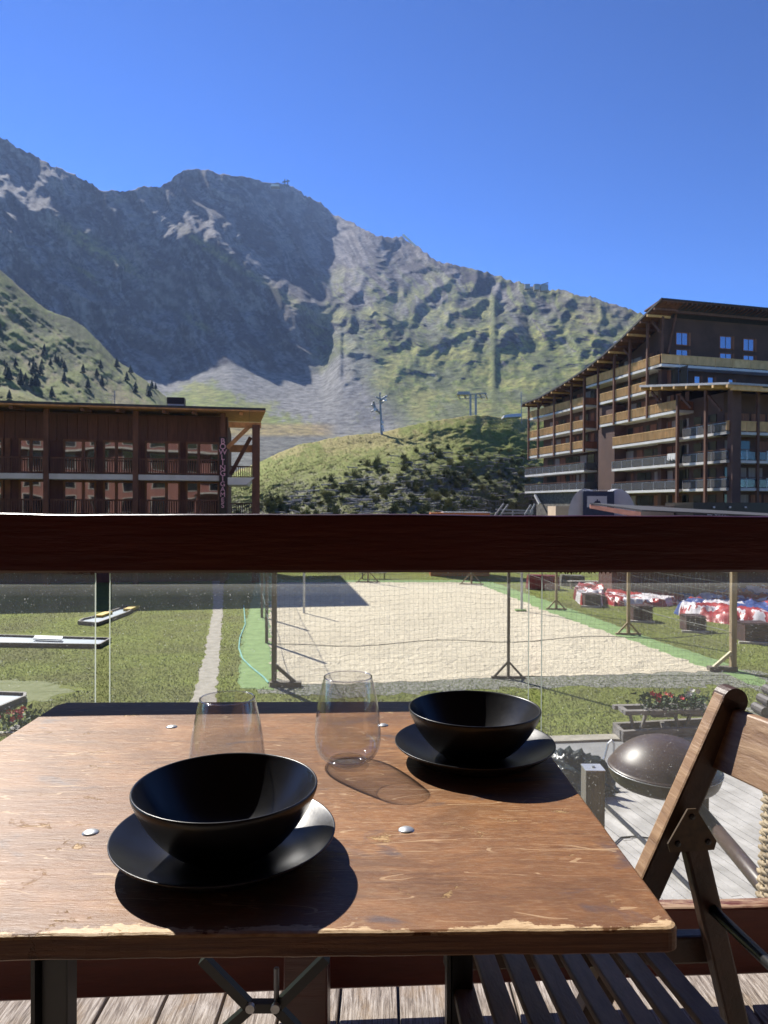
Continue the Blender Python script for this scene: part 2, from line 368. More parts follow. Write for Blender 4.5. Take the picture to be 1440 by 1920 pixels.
def left_slope():
    nu, nv = 420, 260
    px = np.linspace(-620, 362, nu); ip = lambda pts: np.interp(px, [p[0] for p in pts], [p[1] for p in pts])
    top = ip([(-620, 250), (-200, 420), (-60, 478), (0, 506), (30, 532), (60, 560), (90, 582), (130, 596), (160, 614), (185, 640), (215, 672), (250, 697), (285, 722), (310, 742), (335, 775), (362, 830)]) + fbm(px / 14, px * 0, 4, 61) * 3
    bot = np.full(nu, 1000.0)
    rt = ip([(-620, 520), (0, 560), (150, 560), (320, 520), (362, 500)]); rb = np.full(nu, 150.0)
    PY, Rr = relief(px, top, bot, [(bot, rb), (np.full(nu, 850.0), np.full(nu, 260.)), (top, rt)], nv)
    PX = np.repeat(px[None], nv, 0)
    PYt = PY - (top[None] - 600)
    a = R(40); U = PX * math.cos(a) + PY * math.sin(a); V = -PX * math.sin(a) + PY * math.cos(a)
    n1 = fbm(U / 160, V / 26, 5, 63, .55); n2 = fbm(PX / 16, PY / 10, 5, 65, .6); n3 = fbm(PX / 60, PY / 50, 4, 66)
    Rr = Rr + (n1 * 14 + n2 * 4 + n3 * 14) * sstep(0, 40, PY - top[None])
    # foreground knob at the lower left
    kn = sstep(0, 12, PY - np.interp(PX, [-620, 0, 60, 120], [690, 722, 738, 765])); Rr = Rr - kn * 60
    out = Rr.copy(); dt = np.diff((948 - PY), axis=0) / FPX
    for i in range(1, nv): out[i] = np.maximum(Rr[i], out[i - 1] * (1 + dt[i - 1] * .3))
    Rr = out
    X, Y, Z = to_xyz(PX, PY, Rr)
    k = np.linspace(0, 1, 9)[1:, None]; hx = X[-1] / np.hypot(X[-1], Y[-1]); hy = Y[-1] / np.hypot(X[-1], Y[-1])
    Xb = np.vstack([X, X[-1] + hx * k * 160]); Yb = np.vstack([Y, Y[-1] + hy * k * 160]); Zb = np.vstack([Z, Z[-1] * (1 - k * 1.0) - k * 30])
    c = np.zeros(PX.shape + (3,)) + np.array((0.145, 0.168, 0.044))
    c = blend(c, (0.19, 0.165, 0.085), sstep(-.1, .3, n1 + n2 * .5)); c = blend(c, (.045, .055, .025), sstep(.02, .25, n3 * .8 - n1 * .9 + n2 * .4) * .75)
    c = blend(c, (.17, .16, .12), sstep(.25, .4, n2 + n3 * .4) * .35)
    rim = sstep(22, 4, PY - top[None]) * sstep(120, 190, PX); c = blend(c, (.16, .17, .06), rim * .8)  # crest strip painted as the ridge's lit edge, light put into the colour
    c = blend(c, (.17, .17, .05), kn * .85)
    c = np.vstack([c, np.repeat(c[-1:], 8, 0)])
    grid_mesh('grassy_slope', Xb, Yb, Zb, terrain_mat('slope_ground', 0.3, 1.2, 0.5, .4), c)
    return px, PX, PY, X, Y, Z
def knoll():
    nu, nv = 420, 240
    px = np.linspace(230, 1900, nu); ip = lambda pts: np.interp(px, [p[0] for p in pts], [p[1] for p in pts])
    top = ip([(230, 905), (430, 888), (487, 866), (520, 850), (560, 834), (640, 818), (715, 811), (760, 800), (800, 791), (840, 785), (885, 779), (915, 779), (940, 783), (990, 785), (1100, 786), (1300, 800), (1900, 850)]) + fbm(px / 9, px * 0, 4, 71) * 2.4
    bot = np.full(nu, 1055.0)
    PX = np.repeat(px[None], nv, 0)
    PY, Rr = relief(px, top, bot, [(bot, ip([(760, 62), (1020, 104)])), (np.full(nu, 965.), ip([(760, 84), (1020, 124)])), (np.full(nu, 905.), ip([(760, 100), (1020, 136)])), (top, ip([(230, 150), (487, 135), (715, 140), (885, 148), (1015, 165), (1900, 175)]))], nv)
    n1 = fbm(PX / 80, PY / 45, 5, 73, .55); n2 = fbm(PX / 10, PY / 6, 5, 75, .6)
    Rr = smooth_rows(Rr, 8) + (n1 * 5 + n2 * 1.1) * sstep(0, 25, PY - top[None])
    out = Rr.copy(); dt = np.diff((948 - PY), axis=0) / FPX
    for i in range(1, nv): out[i] = np.maximum(Rr[i], out[i - 1] * (1 + dt[i - 1] * .35))
    X, Y, Z = to_xyz(PX, PY, out)
    k = np.linspace(0, 1, 7)[1:, None]; hx = X[-1] / np.hypot(X[-1], Y[-1]); hy = Y[-1] / np.hypot(X[-1], Y[-1])
    Xb = np.vstack([X, X[-1] + hx * k * 60]); Yb = np.vstack([Y, Y[-1] + hy * k * 60]); Zb = np.vstack([Z, Z[-1] * (1 - k ** 1.3) - 1 * k])
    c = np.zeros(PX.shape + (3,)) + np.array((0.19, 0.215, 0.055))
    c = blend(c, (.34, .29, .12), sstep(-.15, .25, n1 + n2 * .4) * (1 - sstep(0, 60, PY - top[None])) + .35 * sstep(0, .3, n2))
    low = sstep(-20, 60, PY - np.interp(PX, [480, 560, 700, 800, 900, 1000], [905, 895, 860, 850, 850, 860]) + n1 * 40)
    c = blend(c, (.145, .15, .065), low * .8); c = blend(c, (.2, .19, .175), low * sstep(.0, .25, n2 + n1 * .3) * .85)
    c = np.vstack([c, np.repeat(c[-1:], 6, 0)])
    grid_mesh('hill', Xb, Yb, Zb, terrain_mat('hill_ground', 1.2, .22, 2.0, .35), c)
    return px, X, Y, Z, PX, PY, top
mountain()
SLOPE = left_slope()
KN = knoll()
def on_grid(T, px, py):                      # nearest vertex of a draped grid
    PX, PY, X, Y, Z = T
    i = int(np.argmin((PX - px) ** 2 + (PY - py) ** 2)); return Vector((X.flat[i], Y.flat[i], Z.flat[i]))
KT = (KN[4], KN[5], KN[1], KN[2], KN[3]); ST = (SLOPE[1], SLOPE[2], SLOPE[3], SLOPE[4], SLOPE[5])
# ---- lawn: one sheet to the horizon
m_lawn, nt, b = newmat('lawn'); b.inputs['Roughness'].default_value = 0.95; b.inputs['Specular IOR Level'].default_value = .1
v = vec(nt); n1 = noise(nt, v, .35, 5, .6); n2 = noise(nt, v, 5.0, 6, .7); n3 = noise(nt, v, 45.0, 3, .6)
c = ramp(nt, n2, [(.3, (.15, .185, .04)), (.5, (.235, .275, .066)), (.7, (.31, .33, .105))])
c = mix(nt, ramp(nt, n1, [(.4, (0, 0, 0)), (.65, (.6, .6, .6))]), c, (.165, .15, .075))
c = mix(nt, 1.0, c, ramp(nt, n3, [(.25, (.55, .55, .55)), (.75, (1.35, 1.35, 1.35))]), 'MULTIPLY')
nt.links.new(c, b.inputs['Base Color']); nt.links.new(bump(nt, n3, .05), b.inputs['Normal'])
g = MB(); S = 2900
g.add([(-S, -S, 0), (S, -S, 0), (S, S, 0), (-S, S, 0)], [(0, 1, 2, 3)]); tag(g.build('lawn', m_lawn), kind='structure')
def sheet(name, pts, z, m, th=0.0, jit=0.0):
    if jit:
        o = []
        for i, a_ in enumerate(pts):
            b_ = pts[(i + 1) % len(pts)]; L_ = (Vector(b_) - Vector(a_)).length; k_ = max(1, min(160, int(L_ / .16)))
            for j in range(k_):
                q_ = Vector(a_).lerp(Vector(b_), j / k_); o.append(q_ + Vector((float(fbm(np.array([q_.x * 1.7]), np.array([q_.y * 1.7]), 4, 91)[0]), float(fbm(np.array([q_.x * 1.7]), np.array([q_.y * 1.7]), 4, 95)[0]), 0)) * jit)
        pts = o
    q = [Vector((p[0], p[1], z)) for p in pts]
    if th:
        mb = MB().prism([p - Vector((0, 0, th)) for p in q], (0, 0, th)); o = mb.build(name, m, fix=True)
    else:
        o = MB().add(q, [tuple(range(len(q)))]).build(name, m, fix=True)
    if o.data.polygons and not th and o.data.polygons[0].normal.z < 0: o.data.flip_normals()
    return tag(o, kind='structure')
def gp(*xy): return [G(*p) for p in xy]
m_sand, nt, b = newmat('sand'); b.inputs['Roughness'].default_value = 1; b.inputs['Specular IOR Level'].default_value = .1
v = vec(nt, (1, 1.0, 1)); n2 = noise(nt, v, 5.5, 7, .65); n3 = noise(nt, v, 30, 3, .6); n4 = noise(nt, v, .25, 3)
c = ramp(nt, n2, [(.35, (.60, .53, .39)), (.6, (.74, .66, .50))]); c = mix(nt, ramp(nt, n4, [(.4, (0, 0, 0)), (.7, (.35,) * 3)]), c, (.48, .42, .31))
nt.links.new(c, b.inputs['Base Color']); n5 = noise(nt, vec(nt), 1.3, 4, .6, .5); hh = mth(nt, 'ADD', n2, mth(nt, 'ADD', mth(nt, 'MULTIPLY', n3, .25), mth(nt, 'MULTIPLY', n5, 1.6))); nt.links.new(bump(nt, hh, .16, 1.0), b.inputs['Normal'])
m_turf = mat('green_turf', (.22, .33, .12), (.15, .24, .08), ns=3, rough=.95, bd=.02, bs=60)
m_grav = mat('gravel', (.36, .345, .31), (.11, .13, .06), ns=9, detail=7, rough=1, bd=.05, bs=40)
m_path = mat('concrete_path', (.37, .34, .28), (.25, .23, .185), ns=4, detail=8, rough=.95, bd=.01, bs=40)
m_asph = mat('asphalt', (.10, .10, .10), (.07, .07, .072), ns=6, rough=.95, bd=.01, bs=50)
m_pave = mat('paving_grey', (.25, .25, .245), (.19, .19, .185), ns=2, detail=8, rough=.95, bd=.008, bs=50)
# court: the near left, near right corners and the direction of its sides from the posts
CA = G(512, 1290); CB = G(1378, 1262); CD = (G(1042, 1144) - CB).normalized(); CL = (G(491, 1158) - CA).normalized()
FR_ = G(880, 1094); FL_ = G(505, 1094)
sheet('gravel_strip', gp((480, 1300), (640, 1306), (900, 1292), (1140, 1290), (1400, 1288), (1470, 1310), (1425, 1258), (1330, 1256), (900, 1268), (500, 1275)), .004, m_grav, jit=.7)
sheet('green_border', gp((448, 1290), (512, 1296), (500, 1275), (1330, 1252), (1352, 1259), (1400, 1280), (1445, 1292), (1425, 1272), (1365, 1244), (1230, 1200), (1050, 1135), (925, 1092), (870, 1088), (480, 1088), (470, 1135), (455, 1180)), .008, m_turf, jit=.22)
sheet('sand_court', gp((522, 1284), (700, 1281), (900, 1272), (1110, 1266), (1342, 1259), (1220, 1214), (1020, 1145), (905, 1098), (880, 1092), (520, 1092), (505, 1140), (508, 1200)), .012, m_sand, jit=.35)
sheet('gravel_path', gp((360, 1316), (330, 1420), (400, 1430), (405, 1316), (412, 1220), (418, 1140), (420, 1085), (398, 1085), (400, 1140), (385, 1220)), .004, m_path, jit=.14)
sheet('paved_walk', gp((900, 1392), (1160, 1385), (1500, 1392), (1600, 1445), (900, 1445)), .006, m_pave)
sheet('walk_kerb', gp((900, 1388), (1150, 1380), (1500, 1388), (1500, 1396), (1150, 1390), (900, 1400)), .05, m_path, .05)
sheet('asphalt_road', gp((1200, 1090), (1330, 1108), (1440, 1126), (1600, 1140), (1900, 1120), (1700, 1060), (1250, 1060), (1190, 1075)), .006, m_asph)
kerb = MB(); kp = [G(*q) for q in ((1050, 1093), (1120, 1098), (1200, 1102), (1270, 1110), (1330, 1118), (1352, 1126))]
for a_, b_ in zip(kp, kp[1:]): kerb.beam(a_ + Vector((0, 0, .06)), b_ + Vector((0, 0, .06)), .5, .12)
tag(kerb.build('road_kerb', m_path), kind='structure')
sheet('gravel_patch', gp((1395, 1328), (1440, 1322), (1600, 1330), (1600, 1352), (1430, 1350)), .005, m_grav)
sheet('trodden_ground', gp((-40, 1273), (90, 1280), (165, 1292), (60, 1320), (-60, 1350)), .004, jit=.8, m=mat('worn_grass', (.21, .225, .11), (.15, .17, .06), ns=4, rough=1, bd=.02, bs=40))
# ---- blades of grass over lawn and hill
def blades(name, P0, h, w, m):
    n = len(P0); a = RNG.uniform(0, 2 * np.pi, n); lean = RNG.normal(0, .35, (n, 2)); hh = h * RNG.uniform(.5, 1.3, n)
    d = np.stack([np.cos(a), np.sin(a), 0 * a], 1) * (w / 2)
    V = np.stack([P0 - d, P0 + d, P0 + np.stack([lean[:, 0] * hh, lean[:, 1] * hh, hh], 1)], 1).reshape(-1, 3)
    F = np.arange(3 * n).reshape(-1, 3); me = soup(name, V, F, m)
    return tag(put(name, me, Matrix.Identity(4)), kind='stuff')
m_blade = mat('grass_blades', (.36, .41, .10), (.20, .25, .05), ns=2.2, detail=6, rough=.9, spec=.2)
m_hay = mat('dry_grass', (.36, .33, .12), (.18, .20, .06), ns=.5, detail=6, rough=.9, spec=.2)
for m in (m_blade, m_hay):
    t = m.node_tree; cx = t.nodes.new('ShaderNodeCombineXYZ'); cx.inputs[2].default_value = 1; t.links.new(cx.outputs[0], t.nodes['Principled BSDF'].inputs['Normal'])
def inside(poly, x, y):
    c = np.zeros(len(x), bool); n = len(poly)
    for i in range(n):
        x1, y1 = poly[i][:2]; x2, y2 = poly[(i + 1) % n][:2]
        c ^= ((y1 > y) != (y2 > y)) & (x < (x2 - x1) * (y - y1) / (y2 - y1 + 1e-12) + x1)
    return c
N = 230000
yy = 12.5 + 34 * RNG.uniform(0, 1, N) ** 1.5; xx = (RNG.uniform(-.6, .6, N)) * yy
ban = [gp((448, 1290), (512, 1288), (900, 1274), (1330, 1264), (1380, 1270), (1420, 1276), (1380, 1250), (1230, 1200), (1050, 1135), (925, 1090), (480, 1085), (470, 1135)),
       gp((360, 1316), (405, 1320), (412, 1220), (420, 1085), (398, 1085), (385, 1220)), gp((900, 1388), (1150, 1380), (1500, 1388), (2500, 1500), (2500, 2200), (500, 2200), (700, 1445)),
       gp((1190, 1060), (1200, 1090), (1330, 1108), (1440, 1126), (1900, 1130), (1700, 1060)), gp((-40, 1273), (90, 1280), (165, 1292), (60, 1320), (-60, 1350)), gp((1395, 1328), (1440, 1322), (1600, 1330), (1600, 1352), (1430, 1350)),
       gp((140, 1172), (262, 1146), (262, 1130), (140, 1158)), gp((-120, 1205), (210, 1216), (210, 1192), (-120, 1184)), gp((-200, 1330), (-200, 1290), (55, 1296), (0, 1335))]
ok = np.ones(N, bool)
for q in ban: ok &= ~inside(q, xx, yy)
P0 = np.stack([xx[ok], yy[ok], 0 * xx[ok]], 1); blades('lawn_grass', P0, .038, .02, m_blade)
kx, KX, KY, KZ, KPX, KPY, ktop = KN
sel = RNG.integers(0, KX.shape[0] - 2, 60000), RNG.integers(0, KX.shape[1] - 2, 60000)
Pk = np.stack([KX[sel], KY[sel], KZ[sel]], 1); Pn = np.stack([KX[sel[0] + 1, sel[1] + 1], KY[sel[0] + 1, sel[1] + 1], KZ[sel[0] + 1, sel[1] + 1]], 1)
Pk = Pk + (Pn - Pk) * RNG.uniform(0, 1, (60000, 1)); blades('hill_grass', Pk, .22, .12, m_hay)
# ================================================================== BUILDINGS AND THINGS BEYOND THE RAIL
class Fr:
    """vertical facade frame: s along the facade, t outwards-to-inwards, z up"""
    def __init__(s, O, ax, ay): s.O = Vector((O[0], O[1], 0)); s.ax = Vector((*ax, 0)).normalized(); s.ay = Vector((*ay, 0)).normalized(); s.rot = fr(None, s.ax, s.ay)
    def pt(s, a, b, z): return s.O + s.ax * a + s.ay * b + Vector((0, 0, z))
    def hit(s, px, py, b=0.0):
        d = ray(px, py); o = s.O + s.ay * b; n = s.ay; k = (o - EYE).dot(n) / d.dot(n); q = EYE + d * k; return (q - s.O).dot(s.ax), q.z
    def box(s, mb, a0, a1, b0, b1, z0, z1, mi=0):
        return mb.hexa([s.pt(a0, b0, z0), s.pt(a1, b0, z0), s.pt(a1, b1, z0), s.pt(a0, b1, z0), s.pt(a0, b0, z1), s.pt(a1, b0, z1), s.pt(a1, b1, z1), s.pt(a0, b1, z1)], mi)
    def piece(s, name, m, a0, a1, b0, b1, z0, z1, parent):
        return piece(name, m, s.pt((a0 + a1) / 2, (b0 + b1) / 2, (z0 + z1) / 2), (abs(a1 - a0), abs(b1 - b0), abs(z1 - z0)), parent, s.rot)
m_bwood = mat('stained_boards', (.135, .058, .042), (.085, .038, .028), scale=(6, 6, .6), ns=2, detail=6, rough=.75, bd=.01, rand=.25)
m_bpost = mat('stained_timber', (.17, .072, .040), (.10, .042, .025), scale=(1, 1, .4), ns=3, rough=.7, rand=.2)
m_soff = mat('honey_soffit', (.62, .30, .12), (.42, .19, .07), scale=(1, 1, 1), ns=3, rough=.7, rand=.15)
m_frame = mat('window_frame_wood', (.22, .10, .045), (.14, .06, .03), ns=3, rough=.6, rand=.1)
m_slab = mat('painted_concrete', (.70, .69, .66), (.58, .57, .54), ns=1, detail=8, rough=.85)
m_roofd = mat('dark_roof', (.055, .055, .06), (.035, .035, .04), ns=3, rough=.7)
m_pane, nt, b = newmat('window_glass'); b.inputs['Base Color'].default_value = (.018, .017, .02, 1); b.inputs['Roughness'].default_value = .03; b.inputs['Specular IOR Level'].default_value = 1.0
nt.links.new(bump(nt, noise(nt, vec(nt, (1, 1, 1)), .35, 1.5, .4), .035, .5), b.inputs['Normal']); b.inputs['Coat Weight'].default_value = 1.0; b.inputs['Coat IOR'].default_value = 2.5; b.inputs['Coat Roughness'].default_value = .02
nt.links.new(nt.nodes['Bump'].outputs[0], b.inputs['Coat Normal'])
m_black = mat('black_paint', (.012, .012, .013), (.008, .008, .008), rough=.4)
# ---------------------------------------------------------- bowling building
F = Fr((-24.5, 43.9), (1, .19), (-.19, 1))
bb = thing('bowling_building', 'dark red timber bowling hall with balconies and a flat eave roof', 'building', F.pt(8, 0, 0))
sR, zR = F.hit(482, 768); zroof = F.hit(100, 760)[1]; zs = F.hit(100, 893)[1]; _, zs2 = F.hit(100, 972)
s0 = -6.0; s1 = F.hit(430, 900)[0]; sEnd = F.hit(488, 900)[0]; sWall = F.hit(425, 900)[0]
st = zs - zs2 if zs - zs2 > 2.3 else 2.7
mb = MB(); F.box(mb, s0, sWall, 1.5, 14, -.2, zroof - .25); mb.build('wall', m_bwood, bb)
# upper boarding in front, board by board
sa = s0
while sa < sWall - .3:
    w = min(.62, sWall - sa); F.piece('board', m_bwood, sa + .012, sa + w - .012, 1.44 + random.uniform(-.008, .008), 1.52, F.hit(100, 822)[1], zroof - .35, bb); sa += w
mb = MB()                                # roof: thin slab, honey soffit below it
sRf = F.hit(498, 766, -1.2)[0]
mb.hexa([F.pt(s0, -1.3, zroof - .10), F.pt(sRf, -1.3, zroof - .10), F.pt(sRf, 16, zroof + 1.2), F.pt(s0, 16, zroof + 1.2), F.pt(s0, -1.3, zroof + .04), F.pt(sRf, -1.3, zroof + .04), F.pt(sRf, 16, zroof + 1.34), F.pt(s0, 16, zroof + 1.34)]); roof = mb.build('roof', m_roofd, bb)
sa = s0
while sa < sRf - .1:
    w = min(1.1, sRf - sa); b0 = -1.27
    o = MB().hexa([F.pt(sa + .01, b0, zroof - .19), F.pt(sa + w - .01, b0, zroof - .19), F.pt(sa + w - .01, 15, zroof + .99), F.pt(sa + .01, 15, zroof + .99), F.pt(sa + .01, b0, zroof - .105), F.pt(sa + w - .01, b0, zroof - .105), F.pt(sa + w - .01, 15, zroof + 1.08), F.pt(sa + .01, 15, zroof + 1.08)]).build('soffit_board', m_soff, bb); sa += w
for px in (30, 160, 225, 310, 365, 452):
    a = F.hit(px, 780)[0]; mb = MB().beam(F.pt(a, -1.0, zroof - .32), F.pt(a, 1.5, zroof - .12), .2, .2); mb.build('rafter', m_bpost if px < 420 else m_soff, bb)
for px, w in ((-75, .3), (86, .3), (254, .32), (418, .3)):
    a = F.hit(px, 850)[0]; F.piece('post', m_bpost, a - w / 2, a + w / 2, -.02, .26, -.1, zroof - .2, bb)
a = F.hit(480, 850)[0]; F.piece('post', m_bpost, a - .25, a + .25, .0, .45, -.1, zroof - .9, bb)
F.piece('tie_beam', m_soff, sWall + .1, sEnd + .05, .1, .4, F.hit(450, 801)[1], F.hit(450, 791)[1], bb)
for p, q, bt in (((426, 840), (467, 800), .2), ((432, 890), (470, 820), 1.6)):
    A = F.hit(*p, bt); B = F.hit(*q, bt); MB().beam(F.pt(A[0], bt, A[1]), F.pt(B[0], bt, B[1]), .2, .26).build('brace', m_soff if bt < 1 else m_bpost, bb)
F.piece('tie_beam', m_soff, sWall + .1, sEnd, 3.4, 3.8, F.hit(450, 840)[1], F.hit(450, 826)[1], bb)
mb = MB(); F.box(mb, sEnd - .45, sEnd - .1, 3.2, 3.6, 0, zroof - .4); mb.build('post', m_bpost, bb)
# slabs
for zt in (zs, zs - st):
    aa = [s0] + [F.hit(p, 880)[0] for p in (86, 254, 418)]
    for a0, a1 in zip(aa, aa[1:]):
        F.piece('balcony_slab', m_slab, a0 + .17, a1 - .17, .02, 1.5, zt - .17, zt + .17, bb)
    mb = MB(); A0 = F.hit(427, 905)[0]; A1 = F.hit(477, 905)[0]
    mb.hexa([F.pt(A0, -.3, zt - .42), F.pt(A1 - .5, -.3, zt - .42), F.pt(A1 - .3, 5.0, zt - .42), F.pt(A0, 5.0, zt - .42), F.pt(A0, -.3, zt + .05), F.pt(A1, -.3, zt + .05), F.pt(A1, 5.2, zt + .05), F.pt(A0, 5.2, zt + .05)]); mb.build('balcony_slab', m_slab, bb)
    # railings
    for a0, a1, bo in [(x0 + .17, x1 - .17, .1) for x0, x1 in zip(aa, aa[1:])] + [(F.hit(429, 880)[0], sEnd - .5, 4.3)]:
        t0 = zt + (1.12 if bo < 1 else .95)
        F.piece('handrail', m_bpost, a0, a1, bo - .05, bo + .05, t0, t0 + .09, bb)
        F.piece('bottom_rail', m_bpost, a0, a1, bo - .03, bo + .03, zt + .24, zt + .3, bb)
        mb = MB(); x = a0 + .08
        while x < a1: F.box(mb, x, x + .055, bo - .02, bo + .02, zt + .3, t0); x += .15
        tag(mb.build('balusters', m_bpost, bb), kind='stuff')
# windows: pairs of panes in a wooden frame
m_curt = mat('pale_curtain', (.36, .30, .27), (.25, .2, .18), scale=(8, 8, .3), ns=1, rough=.9)
for zt in (zs, zs - st):
    zb = zt + .30; zz = zt + (F.hit(100, 820)[1] - zs)
    for x0, x1, xm in ((-60, -8, -35), (-4, 6, 1), (22, 80, 46), (108, 172, 147), (185, 248, 211), (266, 334, 308), (345, 410, 370)):
        a0 = F.hit(x0, 850)[0]; a1 = F.hit(x1, 850)[0]; am = F.hit(xm, 850)[0]
        w = MB()
        for u0, u1 in ((a0, a0 + .12), (am - .09, am + .09), (a1 - .12, a1)): F.box(w, u0, u1, 1.34, 1.5, zb, zz)
        F.box(w, a0, a1, 1.35, 1.5, zz - .12, zz + .02); F.box(w, a0, a1, 1.33, 1.5, zb - .1, zb)
        wf = w.build('window', m_frame, bb)
        for u0, u1 in ((a0 + .12, am - .09), (am + .09, a1 - .12)): F.piece('pane', m_pane, u0, u1, 1.40, 1.42, zb, zz - .12, wf)
def text(name, body, m, parent, loc, rot, size, ext=.01, align='CENTER', sp=1.0):
    c = bpy.data.curves.new(name, 'FONT'); c.body = body; c.size = size; c.extrude = ext; c.align_x = align; c.align_y = 'CENTER'; c.space_line = sp
    c.materials.append(m); M = Matrix.Translation(Vector(loc)) @ rot
    t = bpy.data.objects.new('tmp', c); me = bpy.data.meshes.new_from_object(t); bpy.data.objects.remove(t); bpy.data.curves.remove(c)
    return put(name, me, M, parent)
m_pink = mat('pink_letters', (.85, .48, .58), (.75, .4, .5), rough=.5)
A = F.hit(411, 890, -.06)[0]; B = F.hit(424.5, 890, -.06)[0]; zt = F.hit(418, 820)[1]; zb = F.hit(418, 972)[1]
sg = thing('bowling_sign', 'tall narrow black sign with pink letters reading BOWLING down the corner post', 'sign', F.pt((A + B) / 2, -.05, zb))
F.piece('board', m_black, A, B, -.16, -.04, zb - .4, zt, sg)
zc = zt - .28; rt = Matrix.Rotation(math.atan(.19), 4, 'Z') @ Matrix.Rotation(R(90), 4, 'X')
for i, ch in enumerate('BOWLINGIGAMES'):
    sz = .50 if i < 8 else .44
    o = text('letter', ch, m_pink, sg, F.pt((A + B) / 2, -.175, zc), rt, sz, .012); zc -= (.345 if ch != 'I' else .34)
# chimney and aerial
c0 = F.hit(313, 752, 4)[0]; c1 = F.hit(346, 752, 4)[0]; zc0 = F.hit(330, 758, 4)[1]; zc1 = F.hit(330, 745, 4)[1]
ch = thing('roof_vent', 'low white roof vent box with a black cap on the bowling roof', 'vent', F.pt((c0 + c1) / 2, 4.5, zroof + .3))
F.piece('vent_box', m_slab, c0 + .05, c1 - .05, 4, 5, zroof + .2, zc0 + .02, ch); F.piece('cap', m_black, c0, c1, 3.95, 5.05, zc0 + .02, zc1, ch)
m_galv = mat('galvanised_steel', (.30, .31, .32), (.2, .21, .22), ns=4, rough=.45, metal=.6)
c0, z1 = F.hit(215, 733, 6); an = MB().tube([F.pt(c0, 6, zroof + .4), F.pt(c0, 6, z1)], .03, 6)
for k in range(4): an.tube([F.pt(c0 - .75 + .1 * k, 6, z1 - .32 - .13 * k), F.pt(c0 + .1, 6, z1 - .3 - .08 * k)], .02, 4)
tag(an.build('roof_aerial', m_galv), 'thin metal aerial standing on the bowling building roof', 'aerial')
# ---------------------------------------------------------- apartment block on the right
Q = Fr((30.44, 79.8), (-.264, .965), (.965, .264))
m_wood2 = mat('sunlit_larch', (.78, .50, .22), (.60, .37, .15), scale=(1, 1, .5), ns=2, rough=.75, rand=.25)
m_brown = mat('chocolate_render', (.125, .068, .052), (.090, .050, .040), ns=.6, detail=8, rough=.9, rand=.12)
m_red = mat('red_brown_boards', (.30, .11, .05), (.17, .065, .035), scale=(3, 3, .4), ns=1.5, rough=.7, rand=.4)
m_alum = mat('brushed_aluminium', (.55, .56, .58), (.4, .41, .43), rough=.4, metal=.5)
m_gbal, nt, b = newmat('balustrade_glass'); nt.nodes.remove(b)
tr = nt.nodes.new('ShaderNodeBsdfTransparent'); tr.inputs[0].default_value = (.62, .66, .72, 1); df = nt.nodes.new('ShaderNodeBsdfDiffuse'); df.inputs[0].default_value = (.22, .22, .23, 1)
gl = nt.nodes.new('ShaderNodeBsdfGlossy'); gl.inputs['Roughness'].default_value = .05; ms = nt.nodes.new('ShaderNodeMixShader'); ms.inputs[0].default_value = .45
nt.links.new(tr.outputs[0], ms.inputs[1]); nt.links.new(df.outputs[0], ms.inputs[2]); m2 = nt.nodes.new('ShaderNodeMixShader'); fz = nt.nodes.new('ShaderNodeFresnel'); nt.links.new(fz.outputs[0], m2.inputs[0])
nt.links.new(ms.outputs[0], m2.inputs[1]); nt.links.new(gl.outputs[0], m2.inputs[2]); nt.links.new(m2.outputs[0], nt.nodes['Material Output'].inputs[0])
m_pane2, nt, b = newmat('apartment_glass'); b.inputs['Base Color'].default_value = (.045, .04, .036, 1); b.inputs['Roughness'].default_value = .08; b.inputs['Specular IOR Level'].default_value = .5
ap = thing('apartment_building', 'large brown chalet apartment block with wooden balconies and a steep sloping roof', 'building', Q.pt(10, 6, 0))
qa = lambda px: Q.hit(px, 850)[0]
def qz(px, py, b=0.0): return Q.hit(px, py, b)[1]
# slab heights (bottom edge of the white slab) measured on wing 1 and wing 2
zw1 = [qz(1095, y) for y in (763, 806, 845, 885, 921)]
zl = [zw1[0] + 0, 0]
Z = dict(L1=qz(1235, 688), L2=qz(1210, 738), L3=qz(1267, 774), L4=qz(1267, 825), L5=qz(1267, 874), L6=qz(1267, 922))
roofp = [Q.hit(*p, -1.0) for p in ((978, 756), (1010, 744), (1050, 721), (1093, 693), (1130, 664), (1165, 632), (1200, 597), (1240, 558))]
aw0, aw1 = qa(1095), qa(991)
a_low = qa(1352); a_c = qa(1237)
def roofz(a):
    xs = [p[0] for p in roofp][::-1]; zs_ = [p[1] for p in roofp][::-1]; return float(np.interp(a, xs, zs_))
# masses
mb = MB()
for (a0, a1, b0, b1) in ((a_c + 1.4, aw0 + 3.0, 2.0, 16), (aw0 - .2, aw1 - 1.0, 2.0, 16)):
    n = 10
    for i in range(n):
        x0 = a0 + (a1 - a0) * i / n; x1 = a0 + (a1 - a0) * (i + 1) / n
        mb.hexa([Q.pt(x0, b0, 0), Q.pt(x1, b0, 0), Q.pt(x1, b1, 0), Q.pt(x0, b1, 0), Q.pt(x0, b0, roofz(x0) - .5), Q.pt(x1, b0, roofz(x1) - .5), Q.pt(x1, b1, roofz(x1) - .5), Q.pt(x0, b1, roofz(x0) - .5)])
mb.build('wall', m_brown, ap)
zcan = qz(1275, 735); zB = qz(1237, 562)
mb = MB(); Q.box(mb, a_c + 1.4, a_c + 2.0, 1.2, 60, 0, zB - .9); mb.build('gable_wall', m_brown, ap)
mb = MB(); Q.box(mb, a_low + 2.0, a_c + 1.39, 2.0, 60, 0, zcan - .6); mb.build('lower_wall', m_brown, ap)
T0, T1 = qa(1148), qa(1118); mb = MB(); Q.box(mb, T0, T1, .3, 2.1, 0, zw1[0] - .6); mb.build('stair_tower', m_brown, ap)
